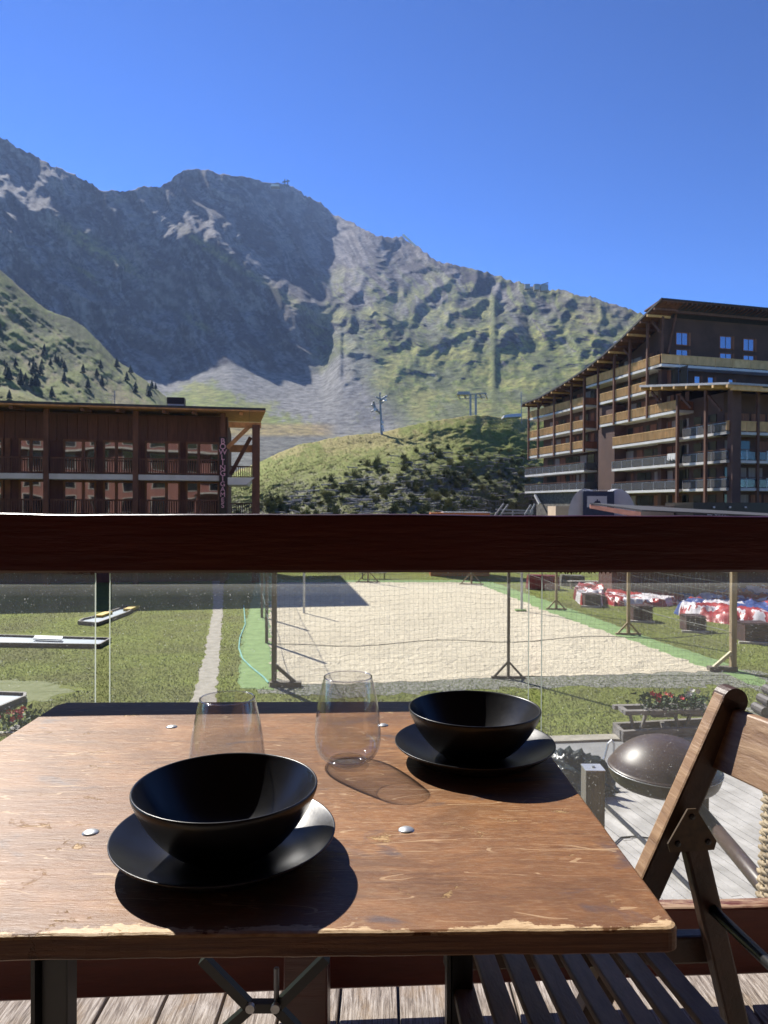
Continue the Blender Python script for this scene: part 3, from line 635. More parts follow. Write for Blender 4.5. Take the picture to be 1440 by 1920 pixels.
# roof plate in strips + purlin ends
r = MB(); pr = roofp
for p, q in zip(pr, pr[1:]):
    r.hexa([Q.pt(p[0], -1, p[1] - .22), Q.pt(q[0], -1, q[1] - .22), Q.pt(q[0], 62, q[1] - .22), Q.pt(p[0], 62, p[1] - .22), Q.pt(p[0], -1, p[1]), Q.pt(q[0], -1, q[1]), Q.pt(q[0], 62, q[1]), Q.pt(p[0], 62, p[1])])
rf = r.build('roof', m_roofd, ap, fix=False)
for p, q in zip(pr, pr[1:]):
    L = max(1, round((p[0] - q[0]) / 1.3))
    for i in range(L):
        f0, f1 = i / L, (i + 1) / L; A0 = p[0] + (q[0] - p[0]) * f0; A1 = p[0] + (q[0] - p[0]) * f1 + .02; z0 = p[1] + (q[1] - p[1]) * f0 - .32; z1 = p[1] + (q[1] - p[1]) * f1 - .32
        MB().hexa([Q.pt(A0, -.85, z0), Q.pt(A1, -.85, z1), Q.pt(A1, 2.0, z1), Q.pt(A0, 2.0, z0), Q.pt(A0, -.85, z0 + .09), Q.pt(A1, -.85, z1 + .09), Q.pt(A1, 2.0, z1 + .09), Q.pt(A0, 2.0, z0 + .09)]).build('soffit_board', m_bpost, ap)
        MB().beam(Q.pt(A0, -.98, z0 - .1), Q.pt(A0, 2.0, z0 - .1), .22, .24).build('purlin', m_wood2 if i % 2 else m_bpost, ap)
# high eave on the gable side: overhang towards the camera with a beam and rafters
aE = pr[-1][0]; zE = pr[-1][1]
for i in range(62):
    b0 = -1 + i * .62
    if b0 > 34: break
    MB().beam(Q.pt(aE + .1, b0 + .3, zE - .36), Q.pt(a_c + 1.4, b0 + .3, zE - .86), .14, .2).build('rafter', m_bpost, ap)
MB().beam(Q.pt(a_c + .2, -.6, zE - .8), Q.pt(a_c + .2, 40, zE - .8), .3, .45).build('eave_beam', m_bpost, ap)
MB().hexa([Q.pt(aE, -1, zE - .24), Q.pt(aE, 50, zE - .24), Q.pt(a_c + 1.6, 50, zE - .75), Q.pt(a_c + 1.6, -1, zE - .75), Q.pt(aE, -1, zE - .1), Q.pt(aE, 50, zE - .1), Q.pt(a_c + 1.6, 50, zE - .6), Q.pt(a_c + 1.6, -1, zE - .6)]).build('eave_soffit', m_bpost, ap)
# balconies
def balc(a0, a1, z, kind, b0=0.0, side=0.0, name='balcony'):
    """a0 near end, a1 far end; slab + balustrade panels"""
    sb = MB(); Q.box(sb, a0, a1, b0, 2.0, z, z + .28); slab = sb.build('balcony', m_slab, ap)
    zt = z + .28; L = abs(a1 - a0); n = max(1, round(L / 1.9)); mw = m_wood2
    for i in range(n):
        x0 = a0 + (a1 - a0) * i / n + .05; x1 = a0 + (a1 - a0) * (i + 1) / n - .05
        if kind == 'w':
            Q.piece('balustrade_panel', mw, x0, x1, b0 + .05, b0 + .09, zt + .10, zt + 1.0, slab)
            mbs = MB(); k = int((x1 - x0) / .24)
            for j in range(k + 1): u = x0 + (x1 - x0 - .05) * j / max(k, 1); Q.box(mbs, u, u + .05, b0 + .005, b0 + .049, zt + .10, zt + 1.0)
            tag(mbs.build('battens', m_wood2, slab), kind='stuff')
        else:
            Q.piece('glass_panel', m_gbal, x0, x1, b0 + .05, b0 + .07, zt + .08, zt + .85, slab)
            Q.piece('baluster', m_alum, x1 + .02, x1 + .08, b0 + .03, b0 + .09, zt, zt + .9, slab)
    Q.piece('handrail', m_wood2 if kind == 'w' else m_bpost, a0, a1, b0 - .01, b0 + .13, zt + 1.0 if kind == 'w' else zt + 1.02, zt + 1.08, slab)
    if kind == 'g': Q.piece('metal_rail', m_alum, a0, a1, b0 + .04, b0 + .08, zt + .86, zt + .9, slab)
    if side:                                 # return along the near end, in shade
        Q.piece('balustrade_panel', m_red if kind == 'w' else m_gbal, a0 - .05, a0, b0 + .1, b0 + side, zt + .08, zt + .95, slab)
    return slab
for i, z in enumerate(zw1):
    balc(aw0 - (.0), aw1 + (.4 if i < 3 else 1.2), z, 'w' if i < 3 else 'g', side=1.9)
balc(qa(1235), qa(1098), Z['L1'], 'w'); balc(qa(1210), qa(1123), Z['L2'], 'w'); balc(qa(1270), qa(1123), Z['L3'], 'w', side=1.9)
balc(qa(1270), qa(1148), Z['L4'], 'w'); balc(qa(1270), qa(1147), Z['L5'], 'g'); balc(qa(1270), qa(1147), Z['L6'], 'g')
for k in ('L4', 'L5', 'L6'): balc(qa(1352), qa(1270) - .05, Z[k], 'g', b0=.6)
# gable-side balconies run along b
def balcB(b0, b1, a, z, kind, dep=1.6):
    sb = MB(); Q.box(sb, a, a + dep, b0, b1, z, z + .28); slab = sb.build('balcony', m_slab, ap); zt = z + .28
    n = round((b1 - b0) / 2.4)
    for i in range(n):
        x0 = b0 + (b1 - b0) * i / n + .04; x1 = b0 + (b1 - b0) * (i + 1) / n - .04
        if kind == 'w':
            Q.piece('balustrade_panel', m_wood2, a + .05, a + .1, x0, x1, zt + .1, zt + 1.0, slab)
        else: Q.piece('glass_panel', m_gbal, a + .05, a + .08, x0, x1, zt + .08, zt + .85, slab)
        Q.piece('baluster', m_alum if kind == 'g' else m_wood2, a + .02, a + .08, x1 + .01, x1 + .08, zt, zt + 1.0, slab)
    Q.piece('handrail', m_wood2 if kind == 'w' else m_bpost, a, a + .13, b0, b1, zt + 1.0, zt + 1.08, slab)
balcB(0, 45, a_c - .2, Z['L1'], 'w')
for k in ('L4', 'L5', 'L6'): balcB(.6, 40, a_low, Z[k], 'g' if k != 'L4' else 'w', 2.0)
# posts on the sunny side
def post(px, ya, b=0.0, z1=None, w=.24, z0=0.0):
    a = Q.hit(px, 850, b)[0]; Q.piece('post', m_bpost, a - w / 2, a + w / 2, b - .14, b + .12, z0, z1 if z1 is not None else roofz(a) - .4, ap)
for px in (991, 1009, 1039, 1071, 1095): post(px, 0, z0=zw1[2] - .2)
for px in (1121, 1151, 1180, 1213): post(px, 0, z0=Z['L3'] if px > 1121 else Z['L3'] - .3)
post(1270, 0, z1=zcan - .3, w=.26); post(1323, 0, z1=zcan - .4, w=.26, b=.2)
a = qa(1353); Q.piece('column', m_brown, a - .3, a + .4, 1.0, 2.0, 0, zcan - .4, ap); Q.piece('column', m_brown, qa(1141) - .6, qa(1141) + .6, .4, 2.0, 0, Z['L3'], ap)
for b in (4.2, 9.5, 15, 21): Q.piece('post', m_bpost, a_low - .1, a_low + .15, b, b + .28, 0, zcan - .5, ap)
# slanted braces
def brace(p, q, b=.1, w=.2, m=None):
    A = Q.hit(*p, b); B = Q.hit(*q, b); MB().beam(Q.pt(A[0], b, A[1]), Q.pt(B[0], b, B[1]), w, w).build('brace', m or m_bpost, ap)
for p, q in (((1133, 684), (1120, 676)), ((1180, 668), (1170, 655)), ((1237, 622), (1221, 600)), ((1071, 735), (1045, 727)), ((1020, 748), (1009, 768))): brace(p, q, .2)
post(1240, 0, b=1.0, w=.35, z0=Z['L1'])
A = Fr(Q.pt(a_c + .6, 0, 0).xy, Q.ay.xy, Q.ax.xy)          # facade B: s along b, t along a
def ah(px, py, t=0.8): return A.hit(px, py, t)
p0 = ah(1252, 662, .2); p1 = ah(1269, 582, .2); MB().beam(A.pt(p0[0], .2, p0[1]), A.pt(p1[0], .2, p1[1]), .22, .22).build('brace', m_bpost, ap)
# windows on the shaded gable
m_wsky = m_pane2
def win(x0, y0, x1, y1, n=2, t=.8):
    s0_, z1_ = ah(x0, y0, t); s1_, z0_ = ah(x1, y1, t); f = MB()
    A.box(f, s0_ - .1, s0_, t - .05, t + .05, z0_ - .1, z1_ + .1); A.box(f, s1_, s1_ + .1, t - .05, t + .05, z0_ - .1, z1_ + .1); A.box(f, s0_, s1_, t - .05, t + .05, z1_, z1_ + .1); A.box(f, s0_, s1_, t - .05, t + .05, z0_ - .1, z0_)
    w = f.build('window', m_red, ap)
    for i in range(n):
        u0 = s0_ + (s1_ - s0_) * i / n + (.05 if i else 0); u1 = s0_ + (s1_ - s0_) * (i + 1) / n - (.05 if i < n - 1 else 0)
        A.piece('pane', m_mir, u0, u1, t - .02, t + .02, z0_, z1_, w)
    A.piece('shutter', m_red, s1_ + .12, s1_ + .42, t - .09, t - .03, z0_ - .1, z1_ + .1, w)
m_mir, nt, b = newmat('sky_reflecting_pane'); b.inputs['Base Color'].default_value = (.30, .34, .42, 1); b.inputs['Metallic'].default_value = .75; b.inputs['Roughness'].default_value = .12
for q in ((1268, 624, 1288, 647), (1268, 656, 1288, 693), (1350, 631, 1370, 654), (1350, 663, 1370, 697), (1394, 636, 1412, 658), (1394, 667, 1412, 698)): win(*q)
for q in ((1302, 706, 1311, 725), (1327, 708, 1336, 726), (1366, 712, 1373, 728)): win(*q, n=1)
# doors and windows behind the sunny balconies
levels = [(aw0 + .2, aw1 - 2, z) for z in zw1] + [(qa(1232), qa(1105), Z['L1']), (qa(1265), qa(1125), Z['L2']), (qa(1268), qa(1125), Z['L3']), (qa(1268), qa(1150), Z['L4']), (qa(1268), qa(1150), Z['L5']), (qa(1268), qa(1150), Z['L6']), (qa(1268), qa(1150), Z['L6'] - 2.75)]
for a0, a1, z in levels:
    x = a0 + .5; k = 0
    while x < a1 - 1:
        w = random.choice((.9, 1.2, 1.6, .6)); kind = random.choice((0, 1, 0, 2, 1))
        m = (m_red, m_pane2, m_curt)[kind]
        Q.piece('window_pane' if kind else 'wood_panel', m, x, x + w, 1.93, 1.985, z + .35, z + 2.45, ap); x += w + random.choice((.12, .3, .7)); k += 1
for z in (Z['L4'], Z['L5'], Z['L6'], Z['L6'] - 2.75):
    b = .8
    while b < 30:
        w = random.choice((.9, 1.3, 1.7)); kd = random.randrange(4); Q.piece('window_pane' if kd % 2 else 'wood_panel', (m_red, m_pane2, m_red, m_curt)[kd], a_low + 1.92, a_low + 1.985, b + 1.3, b + 1.3 + w, z + .35, z + 2.4, ap); b += w + random.choice((.3, .8))
    for a in (a_low + 3, a_low + 5.2, a_low + 7.5): Q.piece('window_pane', m_pane2, a, a + 1.2, 1.93, 1.985, z + .35, z + 2.4, ap)
# things left out on the balconies
def hung(b0, b1, z, a, label):
    sb = MB(); zt = z + .28; n = 8
    for i in range(n):
        x0 = b0 + (b1 - b0) * i / n; x1 = b0 + (b1 - b0) * (i + 1) / n; d_ = -.06 - .03 * (i % 2); sb.hexa([Q.pt(x0, d_, zt + .35 + .08 * (i % 3)), Q.pt(x1, d_, zt + .35 + .08 * (i % 3)), Q.pt(x1, d_ + .02, zt + .35 + .08 * (i % 3)), Q.pt(x0, d_ + .02, zt + .35 + .08 * (i % 3)), Q.pt(x0, -.03, zt + 1.12), Q.pt(x1, -.03, zt + 1.12), Q.pt(x1, -.01, zt + 1.12), Q.pt(x0, -.01, zt + 1.12)])
    tag(sb.build('towel', m_slab, fix=True), label, 'towel')
hung(qa(1268), qa(1252), Z['L5'], 0, 'white towel hung over the glass balcony rail at the corner post')
for bb_, lab in ((5.4, 'left pale balcony chair behind the glass rail of the shaded side'), (7.6, 'right pale balcony chair behind the glass rail of the shaded side')):
    q0 = Q.pt(a_low + .7, bb_, Z['L5'] + .28); t = thing('balcony_chair', lab, 'chair', q0)
    Q.piece('seat', m_alum, a_low + .5, a_low + 1.0, bb_, bb_ + .5, Z['L5'] + .68, Z['L5'] + .73, t); Q.piece('backrest', m_alum, a_low + .95, a_low + 1.0, bb_, bb_ + .5, Z['L5'] + .7, Z['L5'] + 1.2, t)
    for da in (.52, .95):
        for db in (.02, .44): Q.piece('leg', m_alum, a_low + da, a_low + da + .04, bb_ + db, bb_ + db + .04, Z['L5'] + .28, Z['L5'] + .68, t)
# pale canopy roof over the lower storeys
zc0 = qz(1212, 723); zc1 = qz(1270, 733, -1)
cn = MB(); aC0 = qa(1212); aC1 = a_low - 2.2
cn.hexa([Q.pt(aC1, -1, zc0 - 2.2), Q.pt(aC0, -1, zc0 - .25), Q.pt(aC0, 50, zc0 - .25), Q.pt(aC1, 50, zc0 - 2.2), Q.pt(aC1, -1, zc0 - 2.0), Q.pt(aC0, -1, zc0), Q.pt(aC0, 50, zc0), Q.pt(aC1, 50, zc0 - 2.0)])
m_zinc = mat('zinc_canopy', (.40, .40, .42), (.3, .3, .31), scale=(2, .2, 1), ns=3, rough=.5)
cn.build('canopy', m_zinc, ap)
for a in np.linspace(aC1 + .3, aC0 - .2, 8):
    z = zc0 - 2.2 + (a - aC1) / (aC0 - aC1) * 1.95; MB().beam(Q.pt(a, -1.02, z - .16), Q.pt(a, 3, z - .16), .24, .28).build('purlin', m_wood2 if True else m_bpost, ap)
MB().beam(Q.pt(aC1 + .3, -.5, zc0 - 2.5), Q.pt(aC1 + .3, 45, zc0 - 2.5), .3, .35).build('canopy_beam', m_wood2, ap)
for p, q in (((1296, 765), (1275, 741)), ((1236, 752), (1222, 735)), ((1352, 770), (1328, 742))): brace(p, q, .2, .22)
# rooftop flue
fl = thing('roof_flue', 'small shiny metal flue standing on the sloping apartment roof', 'flue', Q.pt(qa(1148), 0, roofz(qa(1148))))
a = qa(1147); za = roofz(a); MB().lathe([(.18, -.4), (.18, .9), (.1, 1.0)], tuple(Q.pt(a, .5, za)), 12).build('pipe', m_alum, fl); MB().lathe([(.02, 1.45), (.3, 1.3), (.3, 1.15), (.02, 1.1)], tuple(Q.pt(a, .5, za)), 12).build('cowl', m_alum, fl)
# stone base with raking prop, beige plinth walls, dark fascia with the name of the place
m_stone = mat('rubble_stone', (.22, .2, .17), (.09, .085, .075), ns=3, detail=8, rough=.95, bd=.08, bs=4)
mb = MB(); Q.box(mb, aw0 - 3, aw1 - 1.5, .6, 2.1, 0, zw1[4]); mb.build('stone_base', m_stone, ap)
brace((1003, 928), (1012, 945), 0, .3, m_slab)
m_beige = mat('beige_render', (.55, .42, .30), (.46, .35, .25), ns=1, rough=.9)
def wallbox(name, label, cat, px0, px1, py0, py1, y, th, m, **k):
    p = P(px0, py0, y); q = P(px1, py1, y); mb = MB().box(p.x, q.x, y, y + th, min(q.z, p.z), max(p.z, q.z)); o = mb.build(name, m, **k); return tag(o, label, cat)
wallbox('low_wall', 'small pale beige wall left of the grey disc', 'wall', 1042, 1070, 949, 1075, 62, 3, m_beige)
wallbox('low_wall', 'long beige wall below the apartment balconies', 'wall', 1188, 1302, 948, 1075, 64, 4, m_beige)
rs = thing('restaurant_annex', 'dark low annex with spotlights and white lettering at the foot of the apartments', 'building', P(1370, 1000, 60))
p = P(1300, 942, 60); q = P(1620, 1075, 60); MB().box(p.x, q.x, 60, 66, q.z, p.z).build('wall', m_black, rs)
m_white = mat('white_paint', (.8, .8, .78), (.7, .7, .68), rough=.5)
for px in (1339, 1369, 1398): 
    c = P(px, 951, 59.8); MB().lathe([(.0, .08), (.09, .05), (.09, -.05), (0, -.08)], tuple(c), 10).build('spotlight', m_white, rs)
text('lettering', 'Le Coeur aux Arcs', m_white, rs, P(1366, 963, 59.9), Matrix.Rotation(R(90), 4, 'X'), .46, .01)
# ---------------------------------------------------------- playground drum, low hut, orange box, steel frames
m_navy = mat('navy_panel', (.02, .035, .08), (.015, .025, .06), rough=.6); m_grey = mat('grey_panel', (.52, .54, .58), (.42, .44, .48), ns=1, rough=.7)
yd = 50; dr = thing('climbing_drum', 'play structure of two round grey discs round a navy panel', 'play structure', (P(1120, 960, yd).x, yd, 0))
for px, w, r_ in ((1096, .6, 2.05), (1160, 1.3, 2.05)):
    c = P(px, 972, yd + (.2 if px > 1100 else 0)); mb = MB(); pr2 = []
    for k in range(40):
        t = 2 * math.pi * k / 40; pr2.append((c.x + (1.15 if px < 1100 else 1.2) * math.cos(t), c.y, c.z + r_ * math.sin(t)))
    mb.prism(pr2, (.25 * (1 if px < 1100 else -1), .35, 0)); mb.build('disc', m_grey, dr, fix=True)
p = P(1093, 921, yd - .1); q = P(1150, 1000, yd - .1); MB().box(p.x, q.x, yd - .25, yd - .12, q.z, p.z).build('panel', m_navy, dr)
p = P(1101, 930, yd - .3); q = P(1138, 951, yd - .3); MB().box(p.x, q.x, yd - .3, yd - .26, q.z, p.z).build('notice', m_grey, dr)
c = P(1120, 940, yd - .31); mb = MB(); 
for dx, h in ((-.13, .16), (0, .3), (.13, .18)): mb.prism([(c.x + dx - .12, c.y, c.z - .12), (c.x + dx + .12, c.y, c.z - .12), (c.x + dx, c.y, c.z - .12 + h)], (0, -.01, 0))
mb.build('emblem', m_navy, dr); MB().box(c.x - .4, c.x + .4, c.y - .01, c.y, c.z - .24, c.z - .2).build('emblem_line', m_navy, dr)
for k in range(14): q = P(1095 + k * 4, 919.5, yd - .2); piece('bead', m_grey, q, (.06, .06, .06), dr)
hut = thing('low_hut', 'low hut with a salmon timber fascia and dark sheet roof beyond the rail', 'hut', (P(1250, 970, 42).x, 44, 0))
m_salm = mat('salmon_boards', (.33, .14, .11), (.24, .10, .08), scale=(.4, 1, 4), ns=2, rough=.7)
p = [P(1107, 946, 42), P(1202, 960, 38), P(1107, 953, 42), P(1202, 971, 38)]; e = P(1470, 969, 40)
MB().hexa([p[2], p[3], p[3] + Vector((.1, .5, 0)), p[2] + Vector((.1, .5, 0)), p[0], p[1], p[1] + Vector((.1, .5, 0)), p[0] + Vector((.1, .5, 0))]).build('fascia', m_salm, hut, fix=True)
r0_ = P(1106, 945, 42); r1_ = P(1204, 958.5, 38); r2_ = P(1500, 972, 37); r3_ = P(1500, 968, 43)
MB().hexa([r0_, r1_, r2_, r3_, r0_ + Vector((0, 0, .07)), r1_ + Vector((0, 0, .07)), r2_ + Vector((0, 0, .07)), r3_ + Vector((0, 0, .07))]).build('roof', m_roofd, hut, fix=True)
MB().box(p[0].x + .8, e.x, 40.5, 43, 0, 4.2).build('wall', m_bwood, hut)
m_or = mat('orange_boards', (.50, .17, .05), (.4, .13, .04), scale=(.4, 1, 5), ns=2, rough=.7)
ob = thing('orange_kiosk', 'orange timber kiosk top just showing above the rail', 'kiosk', (P(860, 960, 52).x, 53, 0))
p = P(808, 961, 52); q = P(918, 1050, 52); MB().box(p.x, q.x, 52, 54, 0, p.z).build('wall', m_or, ob); MB().box(p.x + .9, q.x + .06, 51.9, 54.1, p.z - .02, p.z + .05).build('roof', m_grey, ob)
m_fr = mat('weathered_frame', (.30, .32, .34), (.22, .24, .25), rough=.6)
fm = thing('steel_frame', 'heap of grey steel frames standing in front of the shrubby hill', 'frame', (P(965, 965, 56).x, 56, 0))
for (x0, y0, x1, y1, d) in ((922, 975, 945, 944, 0), (930, 978, 953, 946, .5), (940, 962, 1000, 962, .2), (978, 975, 996, 946, 0), (986, 978, 1003, 945, .6), (930, 955, 1000, 958, .8), (960, 1050, 962, 955, 1), (920, 968, 1000, 970, .4), (925, 1075, 930, 960, .5), (1000, 1075, 996, 955, .5)):
    MB().beam(P(x0, y0, 56 + d), P(x1, y1, 56 + d), .12, .12).build('bar', m_fr, fm)
for (x0, y0, x1, y1, l) in ((480, 976, 500, 985, 'a'),): pass
# ---------------------------------------------------------- ski lift pylon and stations
def pylon():
    c = on_grid(KT, 716, 814); y = c.y; t = thing('lift_pylon', 'dark ski lift pylon with tangled sheave arms on the hill crest', 'pylon', c)
    MB().tube([c + Vector((0, 0, -1)), P(712, 738, y)], [.26, .14], 10).build('mast', m_galv, t)
    for p, q, w in (((697, 758), (712, 775), .3), ((700, 752), (706, 772), .25), ((712, 750), (726, 742), .3), ((715, 756), (724, 748), .22), ((704, 744), (718, 752), .22), ((696, 772), (707, 766), .28), ((712, 742), (713, 736), .25)):
        MB().beam(P(*p, y - .3), P(*q, y + .4), w, w).build('arm', m_galv, t)
    for p in ((703, 768), (722, 750), (717, 800), (718, 806), (717, 792)): piece('sheave', m_alum, P(*p, y - .4), (.5, .3, .5), t)
pylon()
c = on_grid(KT, 885, 784); y = c.y + 18
t = thing('lift_station', 'dark chairlift terminal on two thick legs with crossing arms on the hill', 'lift terminal', (c.x, y, c.z - 1))
for x in (882, 892): MB().beam(P(x, 800, y), P(x, 740, y), .45, .45).build('leg', m_galv, t)
MB().beam(P(856, 741, y), P(912, 738, y), .7, .22).build('crossbeam', m_galv, t)
for x in (858, 870, 900, 910): MB().beam(P(x, 739, y - 1), P(x + 4, 748, y + 1), .3, .3).build('arm', m_galv, t)
MB().beam(P(862, 748, y), P(910, 745, y), .5, .15).build('crossbeam', m_galv, t)
MB().box(*sorted((P(858, 741, y).x, P(880, 741, y).x)), y - 1, y + 1, P(858, 741, y).z, P(858, 735, y).z).build('sheave_train', m_galv, t)
t = thing('snow_lance', 'thin dark pole beside the grey shelter roof on the hill', 'pole', P(1000, 790, 150))
MB().tube([P(978, 795, 150), P(977, 735, 150)], .08, 6).build('pole', m_galv, t)
t = thing('lift_shelter', 'pale grey curved shelter roof behind the hill top', 'shelter', P(960, 790, 145))
MB().prism([P(944, 783, 145), P(946, 778, 145), P(960, 776, 145), P(978, 775, 145), P(978, 781, 145)], (0, 3, 0)).build('roof', m_alum, t, fix=True)
y = 1480
t = thing('summit_station', 'tiny lift station with a pale roof on the highest summit', 'lift station', P(530, 345, y))
MB().prism([P(507, 349, y), P(509, 345, y), P(523, 346, y), P(524, 349, y)], (0, 14, 0)).build('roof', m_white, t, fix=True)
for p, q in (((534, 352), (534, 336)), ((540, 352), (539, 337)), ((529, 342), (543, 339)), ((530, 346), (543, 349))): MB().beam(P(*p, y), P(*q, y), 2.2, 2.2).build('mast', m_galv, t)
y = 1020
t = thing('ridge_station', 'dark lift station on the lower ridge near the apartment roof', 'lift station', P(1015, 535, y))
for x0, x1, z0, z1 in ((985, 994, 538, 532), (1002, 1012, 540, 532), (1014, 1028, 542, 533)): MB().box(P(x0, z0, y).x, P(x1, z0, y).x, y, y + 9, P(x0, z0, y).z - 2, P(x0, z1, y).z).build('cabin', m_galv, t)
MB().beam(P(1008, 536, y), P(1028, 530, y), 1.5, 1.5).build('mast', m_galv, t)
y = 1350
sf = MB(); sf.hexa([P(754, 441, y), P(779, 462, y), P(779, 462, y) + Vector((0, 2, 0)), P(754, 441, y) + Vector((0, 2, 0)), P(756, 437.5, y), P(782, 461, y), P(782, 461, y) + Vector((0, 2, 0)), P(756, 437.5, y) + Vector((0, 2, 0))]); tag(sf.build('snow_fence', m_white, fix=True), 'thin white snow fence line on the skyline ridge', 'fence')
# ---------------------------------------------------------- trees and shrubs
m_fir = mat('fir_needles', (.055, .075, .032), (.022, .034, .018), ns=1.2, detail=6, rough=.9, spec=.2, rand=.4); m_trunk = mat('bark', (.12, .08, .055), (.07, .05, .035), rough=.9)
def fir_mesh(seed):
    rg = np.random.default_rng(seed); V = []; F_ = []
    for k in range(26):
        z = .12 + .86 * k / 26; r_ = .30 * (1 - z) ** .85 + .015
        for j in range(9):
            a = rg.uniform(0, 6.283); L = r_ * rg.uniform(.6, 1.15); w = .07 * (1.2 - z)
            c, s = math.cos(a), math.sin(a); n = len(V)
            V += [(0, 0, z + .05), (c * L - s * w, s * L + c * w, z - .04 - .1 * L), (c * L + s * w, s * L - c * w, z - .05 - .1 * L), (c * L * 1.2, s * L * 1.2, z - .03)]
            F_ += [(n, n + 1, n + 3), (n, n + 3, n + 2)]
    return soup('fir_crown', np.array(V), np.array(F_), m_fir)
fm_ = [fir_mesh(i) for i in range(4)]; tm_ = MB().lathe([(.022, -.05), (.018, .3), (.004, .9)], n=6).mesh('fir_trunk', m_trunk)
rg = random.Random(5); spots = []
for _ in range(46):
    x = rg.uniform(-60, 300); lo = np.interp(x, [-60, 100, 200, 300], [590, 640, 670, 735]); y = rg.uniform(lo, 752)
    if rg.random() < .55: x = rg.uniform(-80, 120); y = rg.uniform(675, 725)
    spots.append((x, y))
spots += [(10, 705), (14, 712), (60, 725), (98, 745), (68, 722), (84, 660), (80, 668), (115, 680), (155, 700), (120, 690)]
for i, (x, y) in enumerate(spots):
    c = on_grid(ST, x, y); h = (abs(c.y) / FPX) * rg.uniform(10, 21) * (1.25 if y > 690 else .85)
    t = thing('fir_tree', 'dark fir tree scattered on the grassy slope at the left', 'tree', c, 'fir trees on the left slope', rz=rg.uniform(0, 6))
    Ms = WM[t] @ Matrix.Diagonal((h, h, h, 1)); put('crown', fm_[i % 4], Ms, t); put('trunk', tm_, Ms, t)
m_shr = mat('dwarf_pine', (.14, .155, .05), (.05, .062, .024), ns=1.5, detail=6, rough=.9, spec=.2, rand=.6); m_shr2 = mat('yellow_shrub', (.24, .23, .08), (.13, .13, .045), ns=1.5, detail=6, rough=.9, spec=.2, rand=.5)
def shrub_mesh(seed, m):
    rg = np.random.default_rng(seed); n = 520; d = rg.normal(size=(n, 3)); d[:, 2] = np.abs(d[:, 2]); d /= np.linalg.norm(d, axis=1)[:, None]
    lob = 1 + .35 * np.sin(d[:, 0] * 5 + seed) * np.cos(d[:, 1] * 4 + seed); rr = lob * rg.uniform(.25, 1.2, n); c = d * rr[:, None] * np.array([.55, .55, .75])
    t = rg.normal(size=(n, 3)); t /= np.linalg.norm(t, axis=1)[:, None]; u = np.cross(t, d); L = .13; V = np.stack([c - u * L * .4, c + u * L * .4, c + d * L * 1.3 + t * .08 + np.array([0, 0, .05])], 1).reshape(-1, 3)
    return soup('shrub_crown', V, np.arange(3 * n).reshape(-1, 3), m)
sm_ = [shrub_mesh(i, m_shr if i < 4 else m_shr2) for i in range(6)]
sw_ = MB().lathe([(.06, -.2), (.04, .3)], n=5).mesh('shrub_stem', m_trunk)
rg = random.Random(9); n = 0
while n < 298:
    x = rg.uniform(495, 1000); y = rg.uniform(838, 968)
    lim = np.interp(x, [490, 560, 640, 700, 800, 1000], [935, 920, 885, 856, 838, 848])
    if y < lim: continue
    c = on_grid(KT, x, y); s = rg.uniform(.35, .95) * (1 if x > 640 else .85); t = thing('shrub', 'dwarf pine shrub among the timber snow racks on the hillside', 'shrub', c, 'dwarf pines on the hillside', rz=rg.uniform(0, 6))
    Ms = WM[t] @ Matrix.Diagonal((s, s, s * rg.uniform(.8, 1.5), 1)); put('crown', sm_[rg.randrange(6)], Ms, t); put('stem', sw_, Ms, t); n += 1
m_log = mat('silver_timber', (.38, .365, .34), (.2, .19, .18), scale=(.5, 2, 2), ns=3, rough=.9, rand=.4)
lg = MB().tube([(-1, 0, .35), (1, 0, .35)], .10, 7).mesh('log', m_log); sk = MB().beam((-.7, -.05, -.5), (-.7, 0, .35), .09, .09).mesh('stake', m_log); sk2 = MB().beam((.7, -.05, -.5), (.7, 0, .35), .09, .09).mesh('stake', m_log)
n = 0
while n < 230:
    x = rg.uniform(495, 1000); y = rg.uniform(850, 968)
    if y < np.interp(x, [490, 560, 640, 700, 800, 1000], [940, 925, 888, 862, 850, 858]): continue
    c = on_grid(KT, x, y); t = thing('snow_rack', 'short weathered log laid across stakes on the shrubby hillside', 'snow rack', c, 'timber snow racks on the hillside', rz=rg.gauss(0, .35))
    s = rg.uniform(.45, 1.0); Ms = WM[t] @ Matrix.Diagonal((s, s, s, 1)) @ Matrix.Rotation(rg.gauss(0, .09), 4, 'Y'); put('log', lg, Ms, t); put('stake', sk, Ms, t); put('stake', sk2, Ms, t); n += 1
